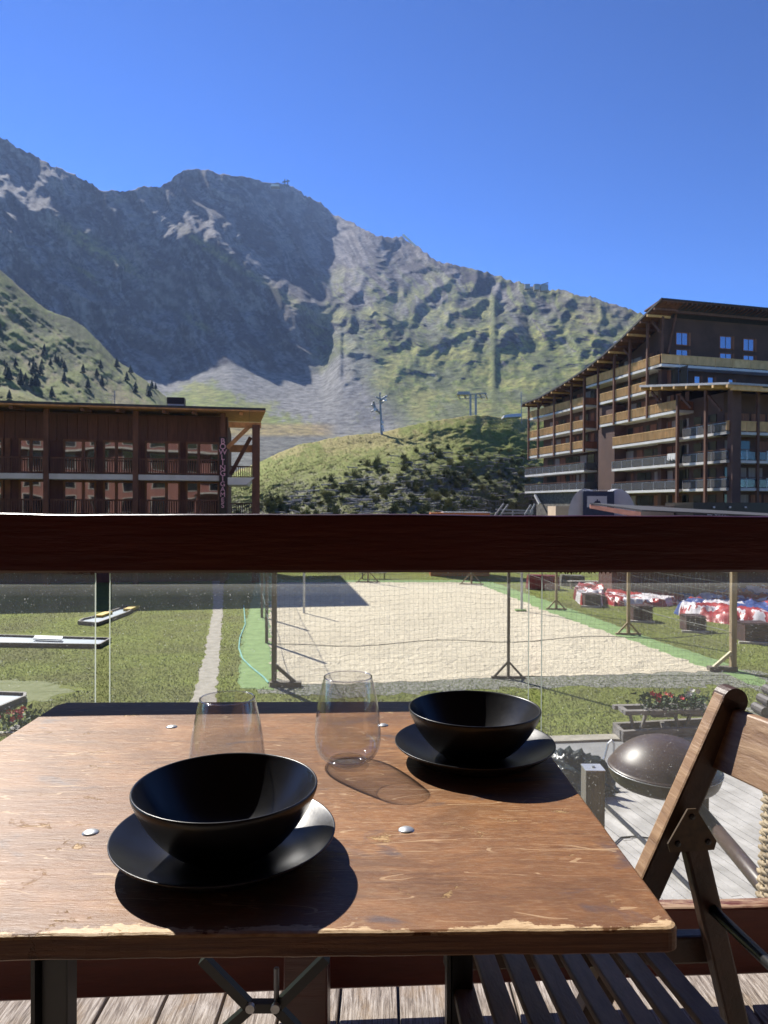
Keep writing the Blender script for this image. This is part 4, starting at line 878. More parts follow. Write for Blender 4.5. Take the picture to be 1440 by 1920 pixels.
# ================================================================== THINGS ON THE LAWN (seen through the glass)
m_post = mat('bare_post_wood', (.36, .27, .15), (.22, .16, .09), scale=(3, 3, .5), ns=3, rough=.8)
m_pdk = mat('grey_post_wood', (.17, .145, .11), (.10, .085, .065), scale=(3, 3, .5), ns=3, rough=.8)
m_net = mat('net_cord', (.10, .16, .15), rough=.8); m_netd = mat('dark_net_cord', (.20, .20, .17), rough=.8)
def net_post(px, py, label, h=4.0, w=.11, m=None, kind='A', s=1.0):
    c = G(px, py); m = m or m_post; t = thing('net_post', label, 'post', c, 'posts of the sand court net')
    MB().box(c.x - w / 2, c.x + w / 2, c.y - w / 2, c.y + w / 2, 0, h).build('post', m, t)
    if kind == 'A':
        for sx in (-1, 1): MB().beam(c + Vector((sx * .42 * s, 0, .04)), c + Vector((0, 0, .50 * s)), .06, .06).build('brace', m, t)
        MB().box(c.x - .5 * s, c.x + .5 * s, c.y - .05, c.y + .05, 0, .07).build('sill', m, t)
    elif kind in 'LR':
        sx = 1 if kind == 'R' else -1
        MB().beam(c + Vector((sx * .62, 0, .08)), c + Vector((0, 0, .62)), .09, .09).build('brace', m_white if kind == 'L' and px > 1000 else m, t)
        MB().box(c.x - (.1 if sx > 0 else .75), c.x + (.75 if sx > 0 else .1), c.y - .12, c.y + .12, 0, .14).build('sill', m_pdk, t)
    return t
m_white = mat('pale_new_wood', (.62, .55, .36), (.5, .44, .28), ns=3, rough=.7)
net_post(514, 1287, 'near left corner post of the sand court net with one brace', w=.13, m=m_pdk, kind='R')
net_post(1374, 1258, 'near right corner post of the sand court net with a pale new brace', w=.16, kind='L')
net_post(953, 1272, 'slim front post with two short braces at the middle of the court net', w=.08, m=m_pdk)
net_post(1178, 1190, 'nearer of the two posts with split feet along the right side of the court')
net_post(1043, 1143, 'farther of the two posts with split feet along the right side of the court')
net_post(500, 1206, 'bare post second from the near left corner of the court', w=.1, m=m_pdk, kind='N')
net_post(491, 1158, 'bare post third from the near left corner of the court', w=.1, m=m_pdk, kind='N')
net_post(690, 1092, 'left post on the far edge of the court with split feet', s=1.6)
net_post(884, 1096, 'right post on the far edge of the court with split feet', s=1.6)
for px, py, l in ((570, 1150, 'left pale volleyball pole standing in the sand'), (978, 1146, 'right pale volleyball pole with a green foot in the sand')):
    c = G(px, py); t = thing('volleyball_pole', l, 'pole', c, 'volleyball poles'); MB().tube([c, c + Vector((0, 0, 2.9))], .055, 10).build('pole', m_alum, t)
    if px > 900: MB().box(c.x - .3, c.x + .2, c.y - .2, c.y + .2, 0.01, .08).build('foot_pad', m_turf, t)
def net(name, A_, B_, label, m, z0=.1, z1=3.95, st=.14, r=.0020, sag=.10):
    L = (B_ - A_).length; d = (B_ - A_).normalized(); nx = int(L / st); nz = int((z1 - z0) / st); n_ = Vector((-d.y, d.x, 0)); V = []; F_ = []
    def P_(i, j):
        s_ = i / nx; q = A_ + d * (L * s_) + Vector((0, 0, z0 + (z1 - z0) * j / nz - sag * math.sin(math.pi * s_ * 3) ** 2 * (j / nz))); w_ = float(vnoise(np.array([i * .21]), np.array([j * .19]), 5)[0]); return q + n_ * (w_ * .12) + Vector((0, 0, w_ * .03))
    pts = [[P_(i, j) for j in range(nz + 1)] for i in range(nx + 1)]
    def seg(a, b, o):
        k = len(V); V.extend([a - o, a + o, b + o, b - o]); F_.append((k, k + 1, k + 2, k + 3))
    for i in range(nx + 1):
        for j in range(nz + 1):
            if j < nz: seg(pts[i][j], pts[i][j + 1], d * r)
            if i < nx: seg(pts[i][j], pts[i + 1][j], Vector((0, 0, r)))
    t = thing(name, label, 'net', A_); me = soup('net_mesh', np.array([tuple(v) for v in V]), np.array(F_), m); tag(put('net_mesh', me, Matrix.Identity(4), t), kind='stuff')
    for z in (z1, z0 + (z1 - z0) * .28):
        MB().tube([A_ + (B_ - A_) * (k / 24) + Vector((0, 0, z - .12 * math.sin(math.pi * k / 24 * 3) ** 2)) for k in range(25)], .011, 5).build('rope', m, t)
net('ball_net', G(514, 1287), G(1374, 1258), 'fine square mesh net across the front of the sand court', m_netd)
net('ball_net', G(514, 1287), G(480, 1092), 'teal net along the left side of the sand court', m_net, st=.25, r=.006)
net('ball_net', G(1374, 1258), G(915, 1088), 'thin net along the right side of the sand court', m_netd, st=.3, r=.004)
net('ball_net', G(480, 1088), G(915, 1088), 'sagging net across the far end of the sand court', m_netd, st=.35, r=.006)
rp = [G(x, y, .03) for x, y in ((457, 1135), (460, 1170), (450, 1195), (448, 1215), (455, 1235), (470, 1250), (495, 1270), (503, 1280))]
tag(MB().tube(rp, .025, 5).build('loose_rope', mat('teal_rope', (.22, .5, .42), rough=.7)), 'teal rope lying loose along the green strip', 'rope')
# minigolf lanes
m_felt = mat('lane_eternit', (.22, .29, .36), (.17, .23, .29), ns=1.5, detail=6, rough=.55); m_edge = mat('lane_border', (.10, .085, .08), (.06, .05, .05), rough=.6); m_yel = mat('yellow_block', (.62, .42, .04), (.5, .33, .03), rough=.6)
def lane(label, pts, zt=.09):
    q = [G(x, y, zt) for x, y in pts]; c = sum(q, Vector()) / len(q); t = thing('minigolf_lane', label, 'minigolf lane', (c.x, c.y, 0), 'minigolf lanes on the lawn')
    MB().prism([p - Vector((0, 0, .08)) for p in q], (0, 0, .07)).build('lane_bed', m_felt, t, fix=True)
    for a, b in zip(q, q[1:] + q[:1]): MB().beam(a, b, .07, .14).build('border', m_edge, t)
    return t
l1 = lane('narrow minigolf lane with two yellow blocks running towards the bowling hall', ((147, 1167), (156, 1162), (180, 1157), (236, 1138), (257, 1138), (240, 1149), (205, 1162), (182, 1170)))
for p in (((184, 1156), (204, 1149)), ((238, 1144), (256, 1137))): a = G(*p[0], .13); b = G(*p[1], .13); MB().beam(a, b, .35, .12).build('obstacle', m_yel, l1)
l2 = lane('long straight minigolf lane with a raised pale plate lying across the lawn', ((-140, 1188), (0, 1193), (207, 1199), (186, 1211), (0, 1208), (-140, 1204)))
MB().hexa([G(62, 1199, .14), G(116, 1201, .14), G(118, 1195, .2), G(66, 1193, .2)] + [p + Vector((0, 0, .04)) for p in (G(62, 1199, .14), G(116, 1201, .14), G(118, 1195, .2), G(66, 1193, .2))]).build('ramp', m_felt, l2, fix=True)
lane('minigolf lane cut by the left edge of the picture above the flower box', ((-150, 1296), (47, 1303), (46, 1309), (0, 1328), (-150, 1380)))
# crates
m_crate = mat('maroon_crate', (.085, .04, .038), (.05, .025, .025), ns=4, rough=.6, rand=.3); m_plk = mat('pale_plank', (.55, .52, .47), (.42, .4, .36), ns=3, rough=.8)
def crate(px, py, w, h, label):
    c = G(px, py); t = thing('slatted_crate', label, 'crate', c, 'dark slatted crates beside the inflatables')
    MB().box(c.x - w / 2 + .03, c.x + w / 2 - .03, c.y + .05, c.y + .75, .03, h - .03).build('box', m_crate, t)
    n = 6
    for k in range(n): piece('slat', m_crate, (c.x, c.y + .03, .05 + (h - .05) * (k + .5) / n), (w, .05, (h - .05) / n * .72), t)
    for k in range(4): piece('slat', m_crate, (c.x, c.y + .14 + k * .19, h + .012), (w, .14, .03), t)
    MB().beam((c.x - w * .75, c.y - .05, .04), (c.x + w * .42, c.y - .35, .04), .12, .08).build('foot_plank', m_plk, t)
    return t
crate(1206, 1166, .85, .66, 'dark slatted crate just right of the nearer side post'); crate(1306, 1185, .82, .60, 'dark slatted crate in front of the red white and blue heap')
crate(1422, 1206, 1.0, .70, 'dark crate at the right edge of the picture'); crate(1112, 1138, .8, .6, 'small dark crate beside the red bundle')
# inflatables
m_ir = mat('red_vinyl', (.42, .035, .035), (.30, .025, .03), ns=2, rough=.35); m_iw = mat('white_vinyl', (.72, .68, .70), (.6, .56, .58), ns=2, rough=.35); m_ib = mat('blue_vinyl', (.05, .10, .32), (.04, .07, .22), ns=2, rough=.35); m_ic = mat('sky_blue_vinyl', (.10, .38, .62), (.08, .28, .5), ns=2, rough=.35); m_imr = mat('dark_red_cover', (.22, .02, .03), (.15, .015, .02), ns=2, rough=.5)
def heap(pts, h, mats, label, seed, fr_=2.2, name='deflated_bouncy_castle'):
    q = [G(x, y) for x, y in pts]; x0 = min(p.x for p in q); x1 = max(p.x for p in q); y0 = min(p.y for p in q); y1 = max(p.y for p in q)
    nx, ny = 200, 130; X, Y = np.meshgrid(np.linspace(x0, x1, nx), np.linspace(y0, y1, ny)); ins = inside([(p.x, p.y) for p in q], X.ravel(), Y.ravel()).reshape(X.shape).astype(float)
    for _ in range(4): ins[1:-1, 1:-1] = (ins[:-2, 1:-1] + ins[2:, 1:-1] + ins[1:-1, :-2] + ins[1:-1, 2:] + ins[1:-1, 1:-1]) / 5
    wx = X + fbm(X * 1.1, Y * 1.1, 3, seed) * 1.2; wy = Y + fbm(X * 1.1, Y * 1.1, 3, seed + 1) * 1.2
    rg_ = ridged(wx * fr_ * .34, wy * fr_ * .26, 2, seed + 2); Z_ = ins ** .6 * h * (.42 + .5 * np.abs(np.sin(wx * 1.5 + wy * .9)) ** .8 + .25 * fbm(X * .7, Y * .7, 2, seed + 7) + .16 * ridged(wx * 1.1, wy * .9, 2, seed + 9)) * .85; Z_ = np.where(ins < .05, -.05, Z_)
    me_col = (wx * .75 + wy * .42 + fbm(wx * .5, wy * .3, 2, seed + 5) * 3); idx = (np.floor(me_col).astype(int) % len(mats))
    V = np.stack([X, Y, Z_], -1).reshape(-1, 3); i = np.arange(nx * ny).reshape(ny, nx); F_ = np.stack([i[:-1, :-1], i[:-1, 1:], i[1:, 1:], i[1:, :-1]], -1).reshape(-1, 4)
    me = soup(name, V, F_, mats, mi=idx[:-1, :-1].ravel()); me.polygons.foreach_set('use_smooth', np.ones(len(F_), bool))
    return tag(put(name, me, Matrix.Identity(4)), label, 'inflatable')
heap(((1076, 1122), (1084, 1112), (1120, 1108), (1135, 1116), (1128, 1136), (1090, 1135)), .75, [m_ir, m_ir, m_imr, m_iw], 'small bundle of deflated red vinyl at the left of the row', 3)
heap(((1126, 1128), (1150, 1108), (1185, 1106), (1200, 1114), (1240, 1118), (1285, 1130), (1240, 1138), (1150, 1136)), .5, [m_ir, m_iw, m_ir, m_ir], 'crumpled red and white deflated inflatable behind the side post', 12)
heap(((1190, 1117), (1215, 1113), (1300, 1122), (1306, 1131), (1270, 1134), (1200, 1126)), .3, [m_ic, m_ic, m_ic, m_iw], 'flat sheet of sky blue vinyl beside the red heap', 22)
heap(((1268, 1152), (1290, 1138), (1350, 1122), (1400, 1114), (1500, 1110), (1560, 1150), (1500, 1190), (1440, 1176), (1370, 1170), (1300, 1160)), .75, [m_ir, m_iw, m_ib, m_ir, m_iw, m_ir, m_ib, m_iw], 'big crumpled heap of red white and blue deflated bouncy castle', 31, 3.0)
uc = G(1425, 1116); t = thing('market_parasol', 'closed dark red cloth cover standing behind the bouncy castle heap', 'cover', uc)
MB().hexa([uc + Vector(q) for q in ((-.9, 0, .5), (.9, -.3, .3), (1.0, .5, .3), (-.7, .6, .5), (-1.3, .1, 1.5), (.5, 0, 1.7), (.7, .4, 1.7), (-1.1, .6, 1.5))]).build('cloth', m_imr, t, bevel=.08); MB().tube([uc + Vector((0, .2, 0)), uc + Vector((0, .2, .8))], .05).build('pole', m_galv, t)
# things at the far edge of the court, right behind the rail
for k, (px, py, w, h, m, n, l, ct) in enumerate(((1020, 1106, 2.0, .9, m_imr, 'folded_mattress', 'dark red folded gym mattress at the far right corner of the court', 'mattress'), (1075, 1099, 1.6, .7, m_stone, 'stone_block', 'left rough stone block beyond the far court corner', 'stone'), (1150, 1096, 1.3, 1.1, m_stone, 'stone_block', 'right tall rough stone block beyond the far court corner', 'stone'))):
    c = G(px, py); mb = MB(); mb.hexa([(c.x - w / 2, c.y, 0), (c.x + w / 2, c.y, 0), (c.x + w / 2, c.y + .8, 0), (c.x - w / 2, c.y + .8, 0), (c.x - w / 2 + .1, c.y + .1, h), (c.x + w / 2 - .05, c.y + .05, h * .9), (c.x + w / 2 - .1, c.y + .7, h * .95), (c.x - w / 2 + .1, c.y + .7, h)])
    tag(mb.build(n, m, bevel=.08), l, ct)
for px, py, l in ((1095, 1104, 'slatted wooden bench beyond the far court corner, left of the stone block'), (700, 1086, 'slatted wooden bench behind the far net')):
    c = G(px, py); t = thing('park_bench', l, 'bench', c)
    for k in range(3): piece('slat', m_plk, (c.x, c.y + .15 * k, .45), (1.9, .11, .04), t)
    for sx in (-.75, .75): MB().box(c.x + sx - .04, c.x + sx + .04, c.y, c.y + .35, 0, .43).build('leg', m_pdk, t)
# plants in planters
m_leaf = mat('plant_leaf', (.06, .12, .03), (.025, .05, .015), ns=8, rough=.7, rand=.4); m_fred = mat('red_petals', (.60, .04, .05), (.5, .03, .04), rough=.6); m_fwh = mat('white_petals', (.75, .72, .68), rough=.6)
def plant(c, r_, h, mf, label, nf=8):
    t = thing('flowering_plant', label, 'plant', c); rg = np.random.default_rng(int(abs(c[0] * 100)) + nf); n = 260
    p = np.array(c) + rg.normal(size=(n, 3)) * np.array([r_ * .5, r_ * .35, h * .25]) + np.array([0, 0, h * .45]); u = rg.normal(size=(n, 3)) * .035; w = rg.normal(size=(n, 3)) * .05
    put('foliage', soup('foliage', np.stack([p - u, p + u, p + w], 1).reshape(-1, 3), np.arange(3 * n).reshape(-1, 3), m_leaf), Matrix.Identity(4), t)
    fm = MB()
    for k in range(5): a = k * 1.257; fm.add([(0, 0, 0), (.05 * math.cos(a - .5), .05 * math.sin(a - .5), .02), (.07 * math.cos(a), .07 * math.sin(a), .035), (.05 * math.cos(a + .5), .05 * math.sin(a + .5), .02)], [(0, 1, 2, 3)])
    fme = fm.mesh('flower', mf)
    for k in range(nf): put('flower', fme, Matrix.Translation(Vector(c) + Vector((rg.normal() * r_ * .4, rg.normal() * r_ * .3, h * rg.uniform(.65, 1.1)))) @ Matrix.Rotation(rg.uniform(0, 1.4), 4, 'X'), t)
m_old = mat('old_grey_timber', (.24, .22, .20), (.13, .12, .11), scale=(.6, 3, 3), ns=4, detail=7, rough=.9, bd=.01, rand=.3)
a = G(1170, 1336, .55); b = G(1338, 1332, .55); t = thing('planter_bench', 'long weathered trestle planter bench with red and white flowers', 'planter', ((a.x + b.x) / 2, a.y, 0))
for dy in (0, .42): MB().beam(a + Vector((-.1 * (dy > 0), dy, 0)), b + Vector((0, dy, 0)), .13, .09).build('plank', m_old, t)
for f in (.02, .30, .62, .95): q = a + (b - a) * f; piece('cross_piece', m_old, q + Vector((0, .21, .005)), (.12, .30, .07), t)
for f in (.16, .66):
    q = a + (b - a) * f
    for sx in (-1, 1): MB().beam(q + Vector((sx * .18 , .05, -.04)), q + Vector((sx * .03, .05, -.53)), .09, .05).build('leg', m_old, t)
q = a + (b - a) * .47; piece('trough', m_old, q + Vector((0, .21, -.08)), (.55, .28, .14), t); q2 = a + (b - a) * .8; piece('trough', m_old, q2 + Vector((0, .21, -.08)), (.5, .28, .14), t)
plant(tuple(a + (b - a) * .43 + Vector((0, .2, 0))), .5, .36, m_fred, 'red geranium in the trestle planter bench', 9); plant(tuple(a + (b - a) * .80 + Vector((0, .2, 0))), .45, .34, m_fwh, 'white flowers in the trestle planter bench', 5)
a = G(1166, 1372, .22); b = G(1345, 1362, .22); t = thing('timber_trough', 'long low dark timber trough in front of the planter bench', 'trough', ((a.x + b.x) / 2, a.y, 0))
for dy, z in ((0, -.1), (.55, -.1)): MB().beam(a + Vector((0, dy, z)), b + Vector((0, dy, z)), .1, .24).build('side_board', m_old, t)
for f in (.01, .5, .99): piece('end_board', m_old, a + (b - a) * f + Vector((0, .275, -.1)), (.09, .44, .23), t)
piece('soil', mat('potting_soil', (.06, .045, .035)), (a + b) / 2 + Vector((0, .275, -.14)), ((b - a).length - .2, .42, .1), t)
a = G(8, 1368, .3); t = thing('flower_box', 'dark flower box with red blooms at the left picture edge', 'flower box', (a.x + .3, a.y, 0)); MB().box(a.x + .05, a.x + .75, a.y, a.y + .35, 0, .3).build('box', m_edge, t)
plant((a.x + .3, a.y + .15, .28), .55, .38, m_fred, 'red geranium in the dark flower box at the left', 10); MB().beam((a.x - .8, a.y - .2, .25), (a.x + .25, a.y - .1, .25), .12, .06).build('plank', m_plk, t)
a = G(1436, 1345); t = thing('log_stack', 'small stack of dark log ends at the right edge on the grass', 'logs', a)
for k, (dx, z) in enumerate(((0, .12), (.26, .12), (.52, .12), (.13, .34), (.39, .34), (.26, .56))): MB().tube([a + Vector((dx, 0, z)), a + Vector((dx, .5, z))], .12, 10).build('log', m_edge, t)
# timber terrace below
m_ter = mat('silvered_terrace_board', (.47, .45, .42), (.30, .285, .26), scale=(1, 1, 1), ns=2.2, detail=9, rough=.85, bd=.006, bs=30, rand=.22)
dv = Vector((-.25, .968, 0)); nv_ = Vector((.968, .25, 0)); te = tag(put('terrace', None, Matrix.Identity(4)), kind='structure'); te['label'] = 'weathered grey board terrace below the balcony'
sh = MB().prism([(-1, 2.0, .0), (30, 2.0, .0), (30, 13.3, .0), (1.0, 13.3, .0)], (0, 0, .08)); sh.build('joists', m_edge, te, fix=True)
for k in range(74):
    s_ = 4.6 + k * .146; l0 = (2.1 - .25 * s_) / .968; l1 = (13.28 + random.uniform(-.015, .015) - .25 * s_) / .968; cuts = [l0, l0 + random.uniform(2.5, 4.5), l0 + random.uniform(6.5, 9), l1]
    for u0, u1 in zip(cuts, cuts[1:]):
        piece('plank', m_ter, nv_ * (s_ + .07) + dv * ((u0 + u1) / 2) + Vector((0, 0, .10 + random.uniform(-.003, .003))), (.138, u1 - u0 - .006, .04), te, fr(None, nv_, dv))
m_rub = mat('black_rubber', (.018, .018, .02), rough=.45)
tag(MB().tube([G(*p, .14) for p in ((1100, 1475), (1138, 1512), (1180, 1552), (1220, 1590), (1292, 1662), (1400, 1765))], .035, 6).build('streak', m_rub), 'thick black cable running straight across the terrace boards', 'streak')  # dark straight tube laid flat over the boards
tag(MB().tube([G(*p, .135) for p in ((1152, 1582), (1165, 1570), (1190, 1568), (1225, 1572), (1260, 1590), (1270, 1605), (1262, 1614), (1240, 1612))], .012, 5).build('thin_wire', m_rub), 'thin looped wire lying on the terrace boards', 'wire')
def blob(name, label, cat, c, sx, sy, sz, m, seed):
    import bmesh
    bm = bmesh.new(); bmesh.ops.create_icosphere(bm, subdivisions=5, radius=1); co = np.array([v.co for v in bm.verts]); r_ = ridged(co[:, 0] * 1.6 + co[:, 2], co[:, 1] * 1.6 - co[:, 2], 5, seed)
    for v, q, k in zip(bm.verts, co, r_): v.co = Vector((q[0] * sx, q[1] * sy, max(q[2], -.6) * sz)) * float(.6 + .55 * k) + Vector(c)
    me = bpy.data.meshes.new(name); bm.to_mesh(me); bm.free(); me.materials.append(m); me.polygons.foreach_set('use_smooth', [True] * len(me.polygons)); return tag(put(name, me, Matrix.Identity(4)), label, cat)
c = G(1082, 1478, .12); blob('tarpaulin_bundle', 'crumpled shiny dark green tarpaulin bundle on the terrace edge', 'tarpaulin', (c.x - .1, c.y, .25), .85, .75, .55, mat('tarpaulin', (.02, .028, .026), (.012, .018, .017), rough=.32), 4)
t = G(1134, 1444, .1); hk = MB().tube([t + Vector(q) for q in ((-.12, 0, 0), (0, 0, .25), (.06, 0, .5), (.12, 0, .56), (.17, 0, .5), (.17, 0, .3))], .022, 6); tag(hk.build('bent_stake', m_alum), 'bent grey metal stake at the edge of the walk', 'stake')
# ================================================================== OUR OWN HOUSE BEHIND AND ABOVE THE CAMERA
m_home = mat('house_boards', (.34, .15, .12), (.22, .10, .08), scale=(4, 1, .3), ns=2, rough=.7); FZ = 5 - 1.185
m_ceil = mat('balcony_ceiling', (.10, .055, .035), (.07, .04, .03), ns=2, rough=.8)
hm = thing('own_building', 'dark red timber house carrying the balcony behind the viewer', 'building', (0, -1.3, 0))
MB().box(-60, 60, -9, -1.3, 0, 22).build('wall', m_home, hm)
for z, m in ((FZ + 2.5, m_ceil), (FZ + 5.3, m_slab), (FZ + 8.1, m_slab), (FZ + 10.9, m_slab), (FZ + 13.7, m_slab)): MB().box(*((-7, 7, -1.298, 1.45) if m is m_ceil else (-60, 60, -1.298, -.45)), z, z + .18).build('slab', m_ceil, hm); MB().box(*((-7, 7, 1.455, 1.50) if m is m_ceil else (-60, 60, -.445, -.40)), z - .02, z + .22).build('slab_edge', m_plk, hm)
for k in range(-6, 7):
    if abs(k) == 2: MB().box(k * 3.4 - .15, k * 3.4 + .15, 1.1, 1.4, 0 if abs(k) > 1 else FZ + 2.7, FZ + 2.5 if abs(k) > 1 else FZ + 5.3).build('post', m_home, hm)

for zf in (FZ - 2.8, FZ, FZ + 2.8, FZ + 5.6, FZ + 8.4, FZ + 11.2):
    for k in range(-14, 15):
        if abs(k) < 2 and abs(zf - FZ) < .1: continue
        x = k * 3.7; w = MB().box(x - 1.0, x + 1.0, -1.297, -1.24, zf + .3, zf + 2.3).build('window', m_plk, hm); MB().box(x - .9, x + .9, -1.238, -1.23, zf + .4, zf + 2.2).build('pane', m_pane, w)
# ================================================================== BALCONY
m_rail = mat('dark_red_rail_paint', (.066, .008, .005), (.046, .006, .004), scale=(.35, 5, 5), ns=5, detail=9, rough=.36, rr=.25, bd=.002, bs=14)
m_kick, nt, b = newmat('worn_red_paint'); v = vec(nt, (1, 8, 8)); n1 = noise(nt, v, 3.5, 8, .65); g = nt.nodes.new('ShaderNodeNewGeometry'); sx = nt.nodes.new('ShaderNodeSeparateXYZ'); nt.links.new(g.outputs['Normal'], sx.inputs[0])
c = ramp(nt, n1, [(.3, (.085, .016, .009)), (.6, (.14, .026, .014))]); w = mth(nt, 'MULTIPLY', ramp(nt, n1, [(.46, (0, 0, 0)), (.54, (1, 1, 1))]), mth(nt, 'GREATER_THAN', sx.outputs[2], .5))
nt.links.new(mix(nt, w, c, (.42, .27, .17)), b.inputs['Base Color']); b.inputs['Roughness'].default_value = .5; nt.links.new(bump(nt, n1, .004), b.inputs['Normal'])
YR = lambda x: 1.670 + .0615 * x
ur = Vector((1, .06, 0)).normalized(); vr = Vector((-.06, 1, 0)).normalized()
def longbeam(x0, x1, dy0, dy1, z0, z1, name, m, parent, wob=.0012, seed=1, n=260, rnd=.006, slope=0.0):
    prof = [(dy0, z0 + rnd), (dy0 + rnd, z0), (dy1 - rnd, z0), (dy1, z0 + rnd), (dy1, z1 - rnd), (dy1 - rnd, z1), (dy0 + rnd, z1), (dy0 + rnd * .3, z1 - rnd * .3), (dy0, z1 - rnd)]
    xs = np.linspace(x0, x1, n); V = []; F_ = []; k = len(prof)
    wz = fbm(xs * 2.2, xs * 0 + 3, 5, seed) * wob * 4; wy = fbm(xs * 3, xs * 0 + 9, 4, seed + 3) * wob * 1.5
    for i, x in enumerate(xs):
        for j, (dy, z) in enumerate(prof):
            V.append((x, YR(x) + dy + (wy[i] if j in (0, 8, 7) else 0), z + slope * x + (wz[i] if z > (z0 + z1) / 2 else wz[i] * .2)))
    for i in range(n - 1):
        for j in range(k): F_.append((i * k + j, i * k + (j + 1) % k, (i + 1) * k + (j + 1) % k, (i + 1) * k + j))
    F_ += [tuple(range(k)), tuple((n - 1) * k + j for j in range(k))[::-1]]
    return MB().add(V, F_).build(name, m, parent, smooth=False, fix=True)
bal = thing('balcony_railing', 'dark red timber balcony railing with clear glass panels', 'railing', (0, YR(0), FZ))
longbeam(-2.6, 2.8, 0, .05, 5 - .1535, 5 - .019, 'top_rail', m_rail, bal, wob=.0014, seed=4)
longbeam(-2.6, 2.8, 0, .045, 5 - 1.124, 5 - .958, 'bottom_rail', m_kick, bal, wob=.0014, seed=14)
# glass: dusty, slightly greenish
m_gl, nt, b = newmat('balcony_glass'); nt.nodes.remove(b)
tr = nt.nodes.new('ShaderNodeBsdfTransparent'); tr.inputs[0].default_value = (.955, .97, .96, 1); gls = nt.nodes.new('ShaderNodeBsdfGlossy'); gls.inputs['Roughness'].default_value = .02
fz = nt.nodes.new('ShaderNodeFresnel'); fz.inputs[0].default_value = 1.45; m1 = nt.nodes.new('ShaderNodeMixShader'); nt.links.new(mth(nt, 'MULTIPLY', fz.outputs[0], .6), m1.inputs[0]); nt.links.new(tr.outputs[0], m1.inputs[1]); nt.links.new(gls.outputs[0], m1.inputs[2])
tl = nt.nodes.new('ShaderNodeBsdfTranslucent'); tl.inputs[0].default_value = (.85, .85, .8, 1); dd = nt.nodes.new('ShaderNodeBsdfDiffuse'); dd.inputs[0].default_value = (.6, .6, .55, 1); ad = nt.nodes.new('ShaderNodeMixShader'); ad.inputs[0].default_value = .25; nt.links.new(tl.outputs[0], ad.inputs[1]); nt.links.new(dd.outputs[0], ad.inputs[2])
v = vec(nt); sp = noise(nt, v, 260, 2, .5); cl = noise(nt, vec(nt, (1, 1, .4)), 5, 6, .6); vs_ = noise(nt, vec(nt, (14, 14, .6)), 4, 4, .6)
dust = mth(nt, 'ADD', mth(nt, 'MULTIPLY', ramp(nt, sp, [(.66, (0, 0, 0)), (.74, (1, 1, 1))]), .30), mth(nt, 'ADD', mth(nt, 'MULTIPLY', cl, .045), mth(nt, 'MULTIPLY', vs_, .03)))
sz = nt.nodes.new('ShaderNodeSeparateXYZ'); nt.links.new(nt.nodes.new('ShaderNodeNewGeometry').outputs['Position'], sz.inputs[0])
topd = nt.nodes.new('ShaderNodeMapRange'); topd.inputs[1].default_value = 4.79; topd.inputs[2].default_value = 4.85; topd.inputs[3].default_value = 0; topd.inputs[4].default_value = .22; nt.links.new(sz.outputs[2], topd.inputs[0])
stk = noise(nt, vec(nt, (.6, .6, 26)), 5, 5, .6); dust = mth(nt, 'ADD', dust, mth(nt, 'MULTIPLY', topd.outputs[0], mth(nt, 'MULTIPLY', stk, 1.6)))
m2 = nt.nodes.new('ShaderNodeMixShader'); nt.links.new(dust, m2.inputs[0]); nt.links.new(m1.outputs[0], m2.inputs[1]); nt.links.new(ad.outputs[0], m2.inputs[2]); nt.links.new(m2.outputs[0], nt.nodes['Material Output'].inputs[0])
m_ged, nt, b = newmat('glass_edge'); b.inputs['Base Color'].default_value = (.62, .68, .58, 1); b.inputs['Roughness'].default_value = .15; b.inputs['Subsurface Weight'].default_value = 0
tt = nt.nodes.new('ShaderNodeBsdfTranslucent'); tt.inputs[0].default_value = (.7, .75, .62, 1); mm = nt.nodes.new('ShaderNodeMixShader'); mm.inputs[0].default_value = .6; nt.links.new(b.outputs[0], mm.inputs[1]); nt.links.new(tt.outputs[0], mm.inputs[2]); nt.links.new(mm.outputs[0], nt.nodes['Material Output'].inputs[0])
def xat(px):                              # world x on the glass plane for a picture column
    k = (px - 720) / FPX; return 1.69 * k / (1 - .0615 * k)
def pane(x0, x1):
    p0 = Vector((x0, YR(x0) + .02, 0)); p1 = Vector((x1, YR(x1) + .02, 0)); t = vr * .009; z0, z1 = 5 - .98, 5 - .133
    mb = MB(); q = [p0, p1, p1 + t, p0 + t]; V = [p + Vector((0, 0, z0)) for p in q] + [p + Vector((0, 0, z1)) for p in q]
    mb.add(V, [(0, 1, 5, 4)], 0); mb.add(V, [(1, 2, 6, 5), (3, 0, 4, 7), (3, 2, 1, 0), (4, 5, 6, 7)], 1)
    return mb.build('glass_panel', [m_gl, m_ged], bal)
pane(-2.55, xat(178)); pane(xat(205), xat(993.5)); pane(xat(1018), 2.75)
c = Vector((-.160, 1.585, 0)); MB().box(c.x - .046, c.x + .046, 1.50, 1.585, FZ - .3, 4.42).build('foot_post', m_rail, bal, bevel=.004)
# flaked paint hanging from the underside of the rail
fk = MB(); rg = random.Random(3)
for px in list(np.linspace(136, 180, 9)) + list(np.linspace(1040, 1150, 22)):
    x = xat(px) + rg.uniform(-.004, .004); w = rg.uniform(.001, .004); h = rg.uniform(.001, .006); y = YR(x) + .004
    fk.add([(x - w, y, 4.848), (x + w, y, 4.848), (x + w * rg.uniform(-1, 1), y, 4.846 - h)], [(0, 1, 2)])
tag(fk.build('flaked_paint', m_rail, bal), kind='stuff')
